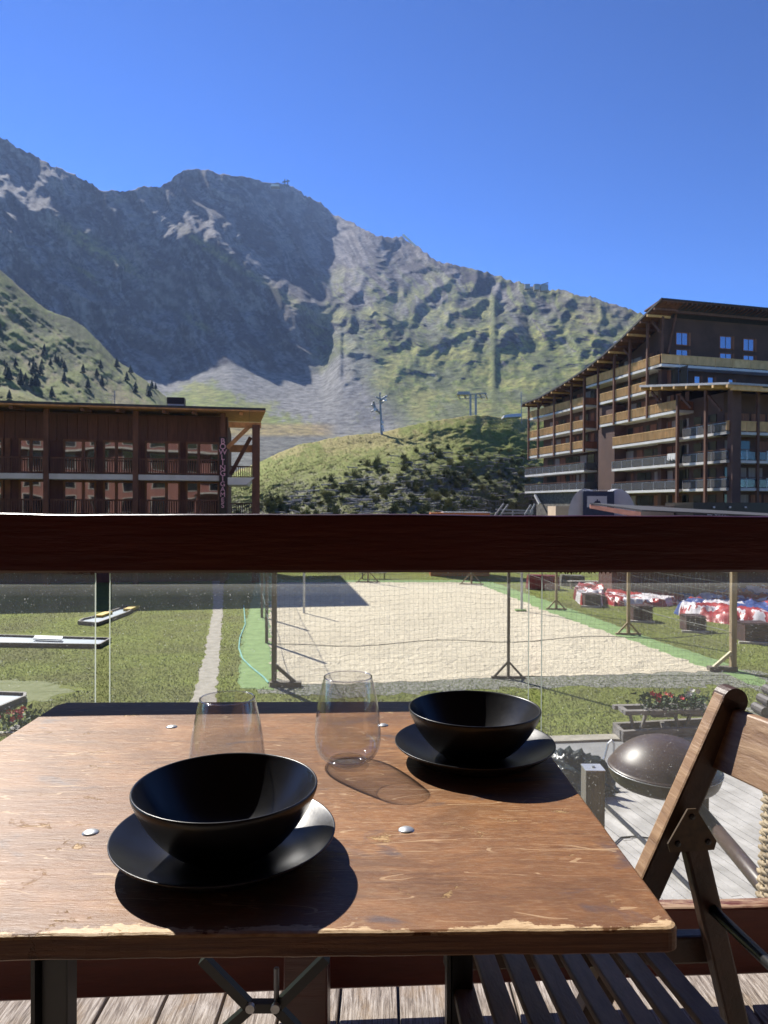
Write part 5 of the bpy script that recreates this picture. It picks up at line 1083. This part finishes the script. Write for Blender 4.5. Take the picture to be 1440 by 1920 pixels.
# floor boards
m_deck, nt, b = newmat('weathered_deck'); v = vec(nt, (14, .9, 14)); oi = nt.nodes.new('ShaderNodeObjectInfo').outputs['Random']
n1 = noise(nt, v, 11, 9, .75, .5); n2 = noise(nt, vec(nt, (5, 2, 5)), 3, 5, .6)
c = ramp(nt, n1, [(.34, (.07, .055, .045)), (.46, (.26, .21, .17)), (.6, (.52, .46, .40)), (.8, (.66, .60, .54))]); c = mix(nt, ramp(nt, n2, [(.55, (0, 0, 0)), (.75, (.7, .7, .7))]), c, (.30, .19, .09))
nt.links.new(c, b.inputs['Base Color']); b.inputs['Roughness'].default_value = .85; nt.links.new(bump(nt, n1, .006), b.inputs['Normal'])
fl = tag(put('balcony_floor', None, Matrix.Translation((0, 0, FZ))), kind='structure')
x = -2.9; k = 0
while x < 2.9:
    o = MB().box(x + .003, x + .136, -1.295, 1.86, FZ - .035 + random.uniform(-.001, .001), FZ + random.uniform(-.0015, .0015)).build('floor_board', m_deck, fl, bevel=.003); x += .140; k += 1
MB().box(-2.9, 2.9, 1.6, 1.84, FZ - .25, FZ - .04).build('joist', m_rail, fl)
# ================================================================== TABLE
TZ = 5 - .385; TA = R(1.5); TC = Vector((.2736, .656, TZ)); tu = Vector((math.cos(TA), math.sin(TA), 0)); tv = Vector((-math.sin(TA), math.cos(TA), 0)); TW, TD = .886, .773
def T(a, b, z=0): return TC - tu * a + tv * b + Vector((0, 0, z))       # a: leftwards from the right edge, b: away from the front edge
m_tab, nt, b = newmat('worn_table_wood')
v = vec(nt, (1.0, 6.5, 6.5), (0, 0, -TA)); v1 = vec(nt, (1, 1, 1), (0, 0, -TA)); v2 = vec(nt, (2.6, 15, 15), (0, 0, -TA)); v3 = vec(nt, (1, 3.2, 3.2), (0, 0, -TA))
grain = noise(nt, v, 11, 10, .7, .7); fine = noise(nt, v2, 26, 6, .72, .3); big = noise(nt, v3, 3.6, 6, .65, .6)
c = ramp(nt, grain, [(.28, (.062, .025, .009)), (.45, (.158, .066, .022)), (.56, (.25, .112, .038)), (.72, (.39, .21, .088))])
c = mix(nt, ramp(nt, big, [(.38, (0, 0, 0)), (.60, (.8, .8, .8))]), c, (.29, .130, .046))
c = mix(nt, ramp(nt, fine, [(.50, (0, 0, 0)), (.68, (.65, .65, .65))]), c, (.46, .305, .17))
smud = noise(nt, vec(nt, (1, 2.0, 2), (0, 0, -TA)), 6.5, 5, .6, .6)
c = mix(nt, ramp(nt, noise(nt, vec(nt, (1, 1.8, 1.8), (0, 0, -TA)), 4.2, 6, .65, .8), [(.42, (.62, .62, .62)), (.60, (0, 0, 0))]), c, (.120, .056, .024))
c = mix(nt, ramp(nt, smud, [(.31, (.75, .75, .75)), (.40, (0, 0, 0))]), c, (.085, .065, .07))
wn = noise(nt, vec(nt, (1, 1.6, 1.6), (0, 0, -TA)), 16, 7, .75, .8); wn2 = noise(nt, v1, 3.2, 3, .5)
wear = mth(nt, 'MULTIPLY', ramp(nt, fine, [(.36, (0, 0, 0)), (.5, (1, 1, 1))]), mth(nt, 'MULTIPLY', ramp(nt, wn, [(.62, (0, 0, 0)), (.65, (1, 1, 1))]), ramp(nt, wn2, [(.47, (0, 0, 0)), (.56, (1, 1, 1))]))); c = mix(nt, wear, c, (.46, .29, .13))
# scratches: thin isolines of stretched noise in two directions
def scratch(rot, sc, off, w):
    m = nt.nodes.new('ShaderNodeMapping'); m.inputs['Rotation'].default_value = (0, 0, rot); m.inputs['Scale'].default_value = sc; m.inputs['Location'].default_value = (off, off * 2, 0); nt.links.new(v1, m.inputs[0])
    n_ = noise(nt, m.outputs[0], 1.0, 1.5, .4); d = mth(nt, 'ABSOLUTE', mth(nt, 'SUBTRACT', n_, .5)); k = mth(nt, 'LESS_THAN', d, w)
    msk = noise(nt, m.outputs[0], 2.3, 2, .5); return mth(nt, 'MULTIPLY', k, mth(nt, 'GREATER_THAN', msk, .56))
for q in ((.9, (3, 22, 1), 3.1, .0032), (-.6, (2.5, 24, 1), 8.3, .0028), (1.35, (4, 26, 1), 5.7, .0034), (.15, (2, 30, 1), 1.4, .003), (-1.1, (3, 20, 1), 11.7, .003)): c = mix(nt, mth(nt, 'MULTIPLY', scratch(*q), .5), c, (.55, .38, .22))
# worn front edge: bare pale wood within a ragged strip
dp = nt.nodes.new('ShaderNodeVectorMath'); dp.operation = 'DOT_PRODUCT'; nt.links.new(nt.nodes.new('ShaderNodeNewGeometry').outputs['Position'], dp.inputs[0]); dp.inputs[1].default_value = tuple(tv)
dist = mth(nt, 'SUBTRACT', dp.outputs['Value'], TC.dot(tv)); en = noise(nt, vec(nt, (1, .3, 1), (0, 0, -TA)), 11, 6, .65); lim = mth(nt, 'MULTIPLY_ADD', mth(nt, 'SUBTRACT', mth(nt, 'MULTIPLY_ADD', fine, .25, mth(nt, 'MULTIPLY', en, .8)), .455), .085, .001)
edge = mth(nt, 'LESS_THAN', dist, lim); gz = nt.nodes.new('ShaderNodeSeparateXYZ'); nt.links.new(nt.nodes.new('ShaderNodeNewGeometry').outputs['Normal'], gz.inputs[0]); up = mth(nt, 'GREATER_THAN', gz.outputs[2], .35)
pale = ramp(nt, fine, [(.3, (.36, .22, .11)), (.6, (.60, .43, .25))]); c = mix(nt, mth(nt, 'MULTIPLY', edge, up), c, pale)
side = ramp(nt, noise(nt, vec(nt, (1.5, 1.5, 60)), 4, 6, .7, .3), [(.35, (.07, .028, .015)), (.55, (.17, .075, .035)), (.75, (.30, .16, .075))]); c = mix(nt, mth(nt, 'LESS_THAN', mth(nt, 'ABSOLUTE', gz.outputs[2]), .35), c, side)
nt.links.new(c, b.inputs['Base Color']); nt.links.new(mth(nt, 'MULTIPLY_ADD', fine, .35, .26), b.inputs['Roughness']); b.inputs['Specular IOR Level'].default_value = .32
hh = mth(nt, 'ADD', mth(nt, 'MULTIPLY', fine, .5), mth(nt, 'ADD', mth(nt, 'MULTIPLY', grain, .8), mth(nt, 'MULTIPLY', wear, -.8))); nt.links.new(bump(nt, hh, .0013, .8), b.inputs['Normal'])
tb = thing('folding_table', 'worn brown wooden folding table with chipped edges in the foreground', 'table', T(TW / 2, TD / 2, -.775 + .0))
ol = []
def edgepts(p, q, n, j, sd):
    for i in range(n):
        f = i / n; a = p[0] + (q[0] - p[0]) * f; b_ = p[1] + (q[1] - p[1]) * f; k = float(fbm(np.array([f * n * .12]), np.array([sd * 1.0]), 4, sd)[0]) * j; dx, dy = q[0] - p[0], q[1] - p[1]; L = math.hypot(dx, dy); ol.append((a - dy / L * k, b_ + dx / L * k))
rc = .012
edgepts((rc, 0), (TW - rc, 0), 170, .0022, 1)
for k in range(5): t_ = k / 5 * math.pi / 2; ol.append((TW - rc + rc * math.sin(t_), rc - rc * math.cos(t_)))
edgepts((TW, rc), (TW, TD - rc), 90, .0009, 2); edgepts((TW - rc, TD), (rc, TD), 90, .0006, 3); edgepts((0, TD - rc), (0, rc), 90, .0010, 4)
for k in range(5): t_ = k / 5 * math.pi / 2; ol.append((rc - rc * math.cos(t_), rc - rc * math.sin(t_)))
n = len(ol); cx_, cy_ = TW / 2, TD / 2; rings = []
for ins_, z in ((.002, -.023), (0, -.021), (0, -.0035), (.0012, -.0012), (.0034, 0)):
    rings.append([T(a + (ins_ if a < cx_ else -ins_), b_ + (ins_ if b_ < cy_ else -ins_), z) for a, b_ in ol])
V = [p for r_ in rings for p in r_]; F_ = [tuple(range(n))[::-1], tuple((len(rings) - 1) * n + i for i in range(n))]
for k in range(len(rings) - 1):
    for i in range(n): F_.append((k * n + i, k * n + (i + 1) % n, (k + 1) * n + (i + 1) % n, (k + 1) * n + i))
MB().add(V, F_).build('tabletop', m_tab, tb, fix=True).cycles.is_caustics_receiver = True
m_zn = mat('zinc_bolt', (.55, .56, .56), (.35, .36, .36), ns=60, rough=.4, metal=.7); m_steel = mat('black_steel', (.014, .014, .015), (.009, .009, .01), ns=20, rough=.35)
for px, py in ((170, 1561), (762, 1556), (322, 1363), (718, 1360)):
    q = G(px, py, TZ); MB().lathe([(0, .0028), (.004, .0026), (.0075, .0016), (.0098, 0.0002), (.0098, -.003)], tuple(q), 20).build('bolt_head', m_zn, tb, smooth=True)
def leg(px, Y, w=.030):
    x = (px - 720) / FPX * Y; MB().beam((x, Y, FZ), (x + .0, Y, TZ - .024), w, .03).build('leg', m_steel, tb, bevel=.002); MB().beam((x - w * .62, Y - .012, FZ), (x - w * .62, Y - .012, TZ - .024), .005, .03).build('leg_flange', m_steel, tb)
leg(868, .92, .028); leg(112, .92, .034); 
def PT(px, py, y): return P(px, py, y)
yb = .935
for p, q in (((380, 1797), (466, 1884)), ((522, 1884), (612, 1795)), ((468, 1890), (360, 1985)), ((520, 1890), (610, 1985)), ((462, 1886), (526, 1886))):
    MB().beam(PT(*p, yb), PT(*q, yb), .012, .012).build('brace', m_steel, tb)
for px in (470, 517): c = PT(px, 1887, yb - .008); MB().tube([c, c + Vector((0, -.006, 0))], .006, 10).build('rivet', m_zn, tb)
MB().tube([PT(518.5, 1882, yb), PT(518.5, 1815, yb)], .0035, 8).build('pin', m_galv, tb)
for px in (868, 112): x = (px - 720) / FPX * 1.3; MB().beam((x, 1.3, FZ), (x, 1.3, TZ - .024), .03, .03).build('leg', m_steel, tb)
# ================================================================== TABLEWARE
m_blk, nt, b = newmat('matt_black_glaze'); nt.links.new(ramp(nt, noise(nt, vec(nt), 700, 2, .5), [(.74, (.010, .010, .0115)), (.80, (.10, .10, .10))]), b.inputs['Base Color']); nt.links.new(mth(nt, 'MULTIPLY_ADD', noise(nt, vec(nt), 90, 4, .6), .10, .27), b.inputs['Roughness'])
nt.links.new(bump(nt, noise(nt, vec(nt), 320, 2, .5), .00012, .5), b.inputs['Normal']); b.inputs['Specular IOR Level'].default_value = .36
def smooth_prof(p, it=2):
    for _ in range(it):
        q = [p[0]]
        for a, b_ in zip(p, p[1:]): q += [(a[0] * .75 + b_[0] * .25, a[1] * .75 + b_[1] * .25), (a[0] * .25 + b_[0] * .75, a[1] * .25 + b_[1] * .75)]
        q.append(p[-1]); p = q
    return p
plate_p = smooth_prof([(0, .0045), (.05, .0045), (.074, .0070), (.097, .0160), (.1175, .0275), (.1215, .0295), (.1215, .0262), (.101, .0115), (.082, .0015), (.070, 0), (.066, .0012), (0, .0015)])
bowl_p = smooth_prof([(0, .006), (.034, .007), (.055, .017), (.077, .042), (.0950, .0680), (.0982, .0738), (.1010, .0730), (.0998, .0655), (.084, .0355), (.063, .0120), (.048, .004), (.046, 0), (.042, 0), (.040, .002), (0, .002)])
def ware(name, prof, c, label, cat, group, r=1.0): return tag(MB().lathe([(a * r, z) for a, z in prof], c, 128).build(name, m_blk, smooth=True, fix=True), label, cat, group)
p1 = Vector((-.174, .792, TZ)); p2 = Vector((.1395, 1.098, TZ))
ware('plate', plate_p, tuple(p1), 'black coupe plate nearest the viewer at the table front', 'plate', 'black plates on the table'); ware('plate', plate_p, tuple(p2), 'black coupe plate at the far right of the table', 'plate', 'black plates on the table')
ware('bowl', bowl_p, tuple(p1 + Vector((.001, 0, .0056))), 'black bowl standing on the front left plate', 'bowl', 'black bowls on plates'); ware('bowl', bowl_p, tuple(p2 + Vector((0, .002, .0056))), 'black bowl standing on the far right plate', 'bowl', 'black bowls on plates')
m_gg, nt, b = newmat('drinking_glass'); nt.nodes.remove(b); tr = nt.nodes.new('ShaderNodeBsdfTransparent'); gls = nt.nodes.new('ShaderNodeBsdfGlossy'); gls.inputs['Roughness'].default_value = .012
lw = nt.nodes.new('ShaderNodeLayerWeight'); lw.inputs[0].default_value = .5; fc = lw.outputs['Facing']; nt.links.new(ramp(nt, fc, [(0, (.962, .965, .968)), (.6, (.93, .935, .945)), (.86, (.78, .80, .84)), (1, (.50, .53, .60))]), tr.inputs[0])
m1 = nt.nodes.new('ShaderNodeMixShader'); nt.links.new(mth(nt, 'MULTIPLY_ADD', mth(nt, 'POWER', fc, 5.0), .88, .06), m1.inputs[0]); nt.links.new(tr.outputs[0], m1.inputs[1]); nt.links.new(gls.outputs[0], m1.inputs[2]); nt.links.new(m1.outputs[0], nt.nodes['Material Output'].inputs[0])
m_gb, nt, b = newmat('thick_glass'); nt.nodes.remove(b); tr = nt.nodes.new('ShaderNodeBsdfTransparent'); gls = nt.nodes.new('ShaderNodeBsdfGlossy'); gls.inputs['Roughness'].default_value = .09
lw = nt.nodes.new('ShaderNodeLayerWeight'); lw.inputs[0].default_value = .5; fc = lw.outputs['Facing']; nt.links.new(ramp(nt, fc, [(0, (.93, .935, .95)), (.7, (.84, .85, .88)), (1, (.55, .57, .62))]), tr.inputs[0])
m1 = nt.nodes.new('ShaderNodeMixShader'); nt.links.new(mth(nt, 'MULTIPLY_ADD', mth(nt, 'POWER', fc, 3.0), .75, .10), m1.inputs[0]); nt.links.new(tr.outputs[0], m1.inputs[1]); nt.links.new(gls.outputs[0], m1.inputs[2]); nt.links.new(m1.outputs[0], nt.nodes['Material Output'].inputs[0])
wall_o = smooth_prof([(.0288, .0055),  (.040, .010), (.0475, .024), (.0500, .040), (.0490, .060), (.0455, .088), (.0395, .116), (.0360, .1295)])
wall_i = smooth_prof([(.0275, .0075), (.0388, .0125), (.0463, .0255), (.0488, .041), (.0478, .060), (.0443, .088), (.0383, .116), (.0348, .1290)])[::-1]
def tumbler(c, label):
    c = Vector(c) + Vector((0, 0, .0008))
    t = thing('tumbler', label, 'glass', c, 'stemless glasses on the table')
    MB().lathe(wall_o + [(.0354, .1302)] + wall_i, tuple(c), 96, closed=False).build('glass_wall', m_gg, t, smooth=True, fix=True)
    MB().lathe(smooth_prof([(0, .0003), (.021, .0002), (.0255, .001), (.0285, .005), (.0268, .0075), (.015, .0062), (0, .0058)]), tuple(c), 64).build('glass_base', m_gb, t, smooth=True, fix=True)
    MB().lathe([(.0356 + .0009 * math.cos(k * math.pi / 4), .1300 + .0009 * math.sin(k * math.pi / 4)) for k in range(8)], tuple(c), 96, closed=True).build('rim', m_gb, t, smooth=True)
    return t
g1 = G(652, 1432, TZ); tumbler(g1, 'clear stemless glass between the two bowls with its shadow on the table'); tumbler(Vector((-.2065, .952, TZ)), 'clear stemless glass half hidden behind the front bowl')
# ================================================================== CHAIR
m_ch = mat('dark_chair_wood', (.075, .036, .020), (.042, .021, .012), scale=(1.5, 1.5, 1.5), ns=14, detail=7, rough=.45, bd=.0012, bs=60); m_chl, nt, b = newmat('worn_lit_chair_wood'); v = vec(nt, (5, .7, 9)); n1 = noise(nt, v, 7, 8, .65, .4)
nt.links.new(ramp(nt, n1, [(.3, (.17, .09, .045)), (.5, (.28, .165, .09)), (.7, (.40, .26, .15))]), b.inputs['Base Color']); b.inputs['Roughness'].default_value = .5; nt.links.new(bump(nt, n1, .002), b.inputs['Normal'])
m_slat = mat('grey_brown_slat', (.155, .105, .078), (.09, .06, .045), scale=(6, 1, 6), ns=14, detail=7, rough=.5, bd=.001, bs=50, rand=.3); cu = Vector((-.13, .9915, 0)); cn_ = Vector((.9915, .13, 0))     # along the slats / away from the table
ch = thing('folding_chair', 'dark wooden folding chair with a slatted seat at the right of the table', 'chair', (.42, .92, FZ))
Cf = Vector((.545, 1.15, 0))                                    # the far back upright
def CP(n_, u_, h): q = Cf + cn_ * n_ + cu * u_; return Vector((q.x, q.y, 5 - h))
def flatbar(p, q, w, t, name, m, nrm=cu, taper=1.0, bevel=.004, side=None):
    d = (q - p).normalized(); s_ = d.cross(nrm).normalized() * (w / 2); n_ = nrm * (t / 2); s2 = s_ * taper
    return MB().hexa([p - s_ - n_, p + s_ - n_, p + s_ + n_, p - s_ + n_, q - s2 - n_, q + s2 - n_, q + s2 + n_, q - s2 + n_]).build(name, [m, side or m], ch, bevel=bevel, fix=True)
SW = .46
for u_ in (0, -SW):
    top = CP(.012, u_, .303); low = CP(-.40, u_, 1.16); flatbar(low, top, .043, .030, 'back_upright', m_ch)
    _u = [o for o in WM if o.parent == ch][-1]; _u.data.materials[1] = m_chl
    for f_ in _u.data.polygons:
        if f_.normal.x < -.6: f_.material_index = 1  # left faces take paler worn wood, their sunlit look put into the colour
    c = top; e = (top - low).normalized(); MB().tube([c - e * .004 - cu * .015, c - e * .004 + cu * .015], .0215, 20).build('rounded_end', m_ch, ch)
    hin = CP(-.070, u_ - .02, .498); rear = CP(.10, u_ - .02, 1.16); flatbar(rear, hin, .036, .024, 'rear_leg', m_ch)
    pl = [(-.036, -.035), (.036, -.035), (.040, -.022), (.006, .030), (-.008, .030), (-.040, -.022)]
    cc = CP(-.075, u_ - .036, .492); MB().prism([cc + cn_ * a + Vector((0, 0, z)) for a, z in pl], -cu * .003).build('hinge_plate', mat('bronze_plate', (.10, .065, .035), (.06, .04, .025), ns=60, rough=.5, metal=.3), ch, fix=True)
    for a, z in ((-.024, -.022), (.026, -.022), (-.001, .018)): q = cc + cn_ * a + Vector((0, 0, z)); MB().lathe([(0, .003), (.0045, .002), (.005, 0)], (0, 0, 0), 12).build('screw', m_steel, ch).matrix_basis = WM[ch].inverted() @ Matrix.Translation(q - cu * .003) @ Vector((0, 0, 1)).rotation_difference(-cu).to_matrix().to_4x4()
# curved backrest
N = 24; mb = MB(); V = []; 
for i in range(N + 1):
    f = i / N; bow = .028 * math.sin(math.pi * f); 
    for n_, h in ((.004, .318), (.018, .318), (.018 - .035, .410), (.004 - .035, .410)):
        V.append(CP(n_ + bow, -SW * f - .001, h + .0))
for i in range(N):
    for j in range(4): mb_f = (i * 4 + j, i * 4 + (j + 1) % 4, (i + 1) * 4 + (j + 1) % 4, (i + 1) * 4 + j); mb.f.append(mb_f); mb.m.append(0)
mb.v = [tuple(v) for v in V]; mb.f += [(0, 1, 2, 3), tuple(N * 4 + j for j in (3, 2, 1, 0))]; mb.m += [0, 0]
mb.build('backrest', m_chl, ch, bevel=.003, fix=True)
# seat: rails and slats
sh_ = lambda n_: .655 + (n_ + .42) * .05                        # seat height below the eye, falling to the back
for u_ in (-.035, -SW + .035): flatbar(CP(-.45, u_ + .05, sh_(-.45) + .03 - u_ * .14), CP(.015, u_ + .05, sh_(.015) + .03 - u_ * .14), .045, .024, 'seat_rail', m_ch)
k = 0
n_ = -.445
while n_ < -.125:
    p = CP(n_, .03, sh_(n_) - .006); q = p + Vector((.01, -SW - .04, .075)); o = MB().beam(p, q, .028, .012).build('seat_slat', m_slat, ch, bevel=.002); n_ += .0415
MB().tube([CP(-.035, 0, .625), CP(-.035, -SW, .625)], .0085, 12).build('stretcher', m_steel, ch, smooth=True)
MB().tube([CP(-.30, 0, .95), CP(-.30, -SW, .95)], .0085, 12).build('stretcher', m_steel, ch, smooth=True)
# ================================================================== LAMP, POST, BASKET OUTSIDE THE GLASS
m_lamp = mat('brown_lamp_enamel', (.060, .036, .028), (.045, .027, .022), ns=40, detail=3, rough=.42, spec=.4)
L0 = Vector((1.135, 2.90, 5 - 1.05)); lp = thing('dome_lamp', 'brown mushroom dome lamp on a short arm outside the glass', 'lamp', L0)
MB().lathe(smooth_prof([(0, .128), (.06, .122), (.13, .095), (.185, .050), (.206, .020), (.212, .010), (.2185, .006), (.2185, -.004), (.212, -.030), (.200, -.055), (.17, -.068), (.08, -.072), (0, -.072)]), tuple(L0), 96).build('shade', m_lamp, lp, smooth=True, fix=True)
MB().lathe([(.2188, .002), (.2205, .003), (.2205, .0), (.2188, -.001)], tuple(L0), 96, closed=True).build('rim_bead', m_alum, lp, smooth=True)
ar0 = Vector((1.225, 2.80, 5 - 1.165)); ar1 = Vector((1.165, 1.86, 5 - 1.19)); MB().tube([ar0, ar1], .026, 24).build('arm', m_lamp, lp, smooth=True)
MB().lathe([(0, .02), (.045, .02), (.05, .01), (.05, -.09), (.04, -.10), (0, -.10)], (1.20, 2.84, 5 - 1.105), 24).build('socket', m_lamp, lp, smooth=True); MB().box(1.155, 1.275, 2.80, 2.86, 5 - 1.20, 5 - 1.12).build('bracket', m_lamp, lp, bevel=.006)
x0 = (1102 - 720) / FPX * 2.3; x1 = (1138 - 720) / FPX * 2.3; gt = thing('stub_post', 'square grey timber post with a metal cap beside the table corner', 'post', ((x0 + x1) / 2, 2.33, 2.6))
m_gp = mat('grey_post', (.22, .19, .15), (.13, .115, .095), scale=(8, 8, .6), ns=5, detail=7, rough=.8, bd=.002, bs=30); zt = P(1120, 1447, 2.3).z
MB().box(x0, x1, 2.30, 2.36, 2.6, zt).build('post', m_gp, gt, bevel=.002); MB().box(x0 - .001, x1 + .001, 2.299, 2.361, zt, zt + .004).build('cap', m_alum, gt); MB().tube([((x0 + x1) / 2, 2.33, zt), ((x0 + x1) / 2, 2.33, zt + .009)], .006, 8).build('cap_bolt', m_zn, gt)
# woven basket at the right edge
m_wick = mat('wicker', (.40, .31, .19), (.16, .115, .065), ns=22, rough=.7, rand=.3); bc = Vector((1.095, 1.84, 0)); bk = thing('wicker_basket', 'tall woven wicker basket at the right edge behind the glass', 'basket', (1.095, 1.84, 3.9))
strand = MB()
z = FZ + .10; row = 0
while z < P(1430, 1482, 1.75).z:
    rad = .115 - (z - FZ - .1) * .045
    pts = []
    for k in range(61):
        a = 2 * math.pi * k / 60; rr_ = rad + .006 * math.sin(a * 15 + (row % 2) * math.pi); pts.append((bc.x + rr_ * math.cos(a), bc.y + rr_ * math.sin(a), z + .003 * math.sin(a * 15 + row)))
    strand.tube(pts, .0055 + .001 * (row % 3 == 0), 5, cap=False); z += .0105; row += 1
tag(strand.build('woven_strands', m_wick, bk, smooth=True), kind='stuff')
MB().lathe([(.0, .0), (.105, .0), (.088, z - FZ - .1), (0, z - FZ - .1)], (bc.x, bc.y, FZ + .1), 24).build('lining', m_edge, bk)
MB().lathe([(0, 0), (.06, .0), (.06, .098), (0, .098)], (bc.x, bc.y, FZ + .001), 16).build('foot', m_edge, bk)
# ================================================================== AIR
_m = bpy.data.materials.new('air'); _m.use_nodes = True; _t = _m.node_tree; _t.nodes.remove(_t.nodes['Principled BSDF'])
_v = _t.nodes.new('ShaderNodeVolumePrincipled'); _v.inputs['Color'].default_value = (.40, .58, 1.0, 1); _v.inputs['Density'].default_value = .00009; _v.inputs['Anisotropy'].default_value = .25
_t.links.new(_v.outputs[0], _t.nodes['Material Output'].inputs['Volume'])
_zs = max(v[2] for o in WM if o.name.startswith('mountain') and o.data for v in o.bound_box)
tag(MB().box(-3000, 3000, -3000, 3000, -1.0, _zs + 12).build('haze', _m), kind='stuff')
print('TOP', _zs, [tuple(v) for o in WM if o.name == 'mountain' for v in o.bound_box])
SC.cycles.volume_step_rate = 10; SC.cycles.volume_bounces = 0
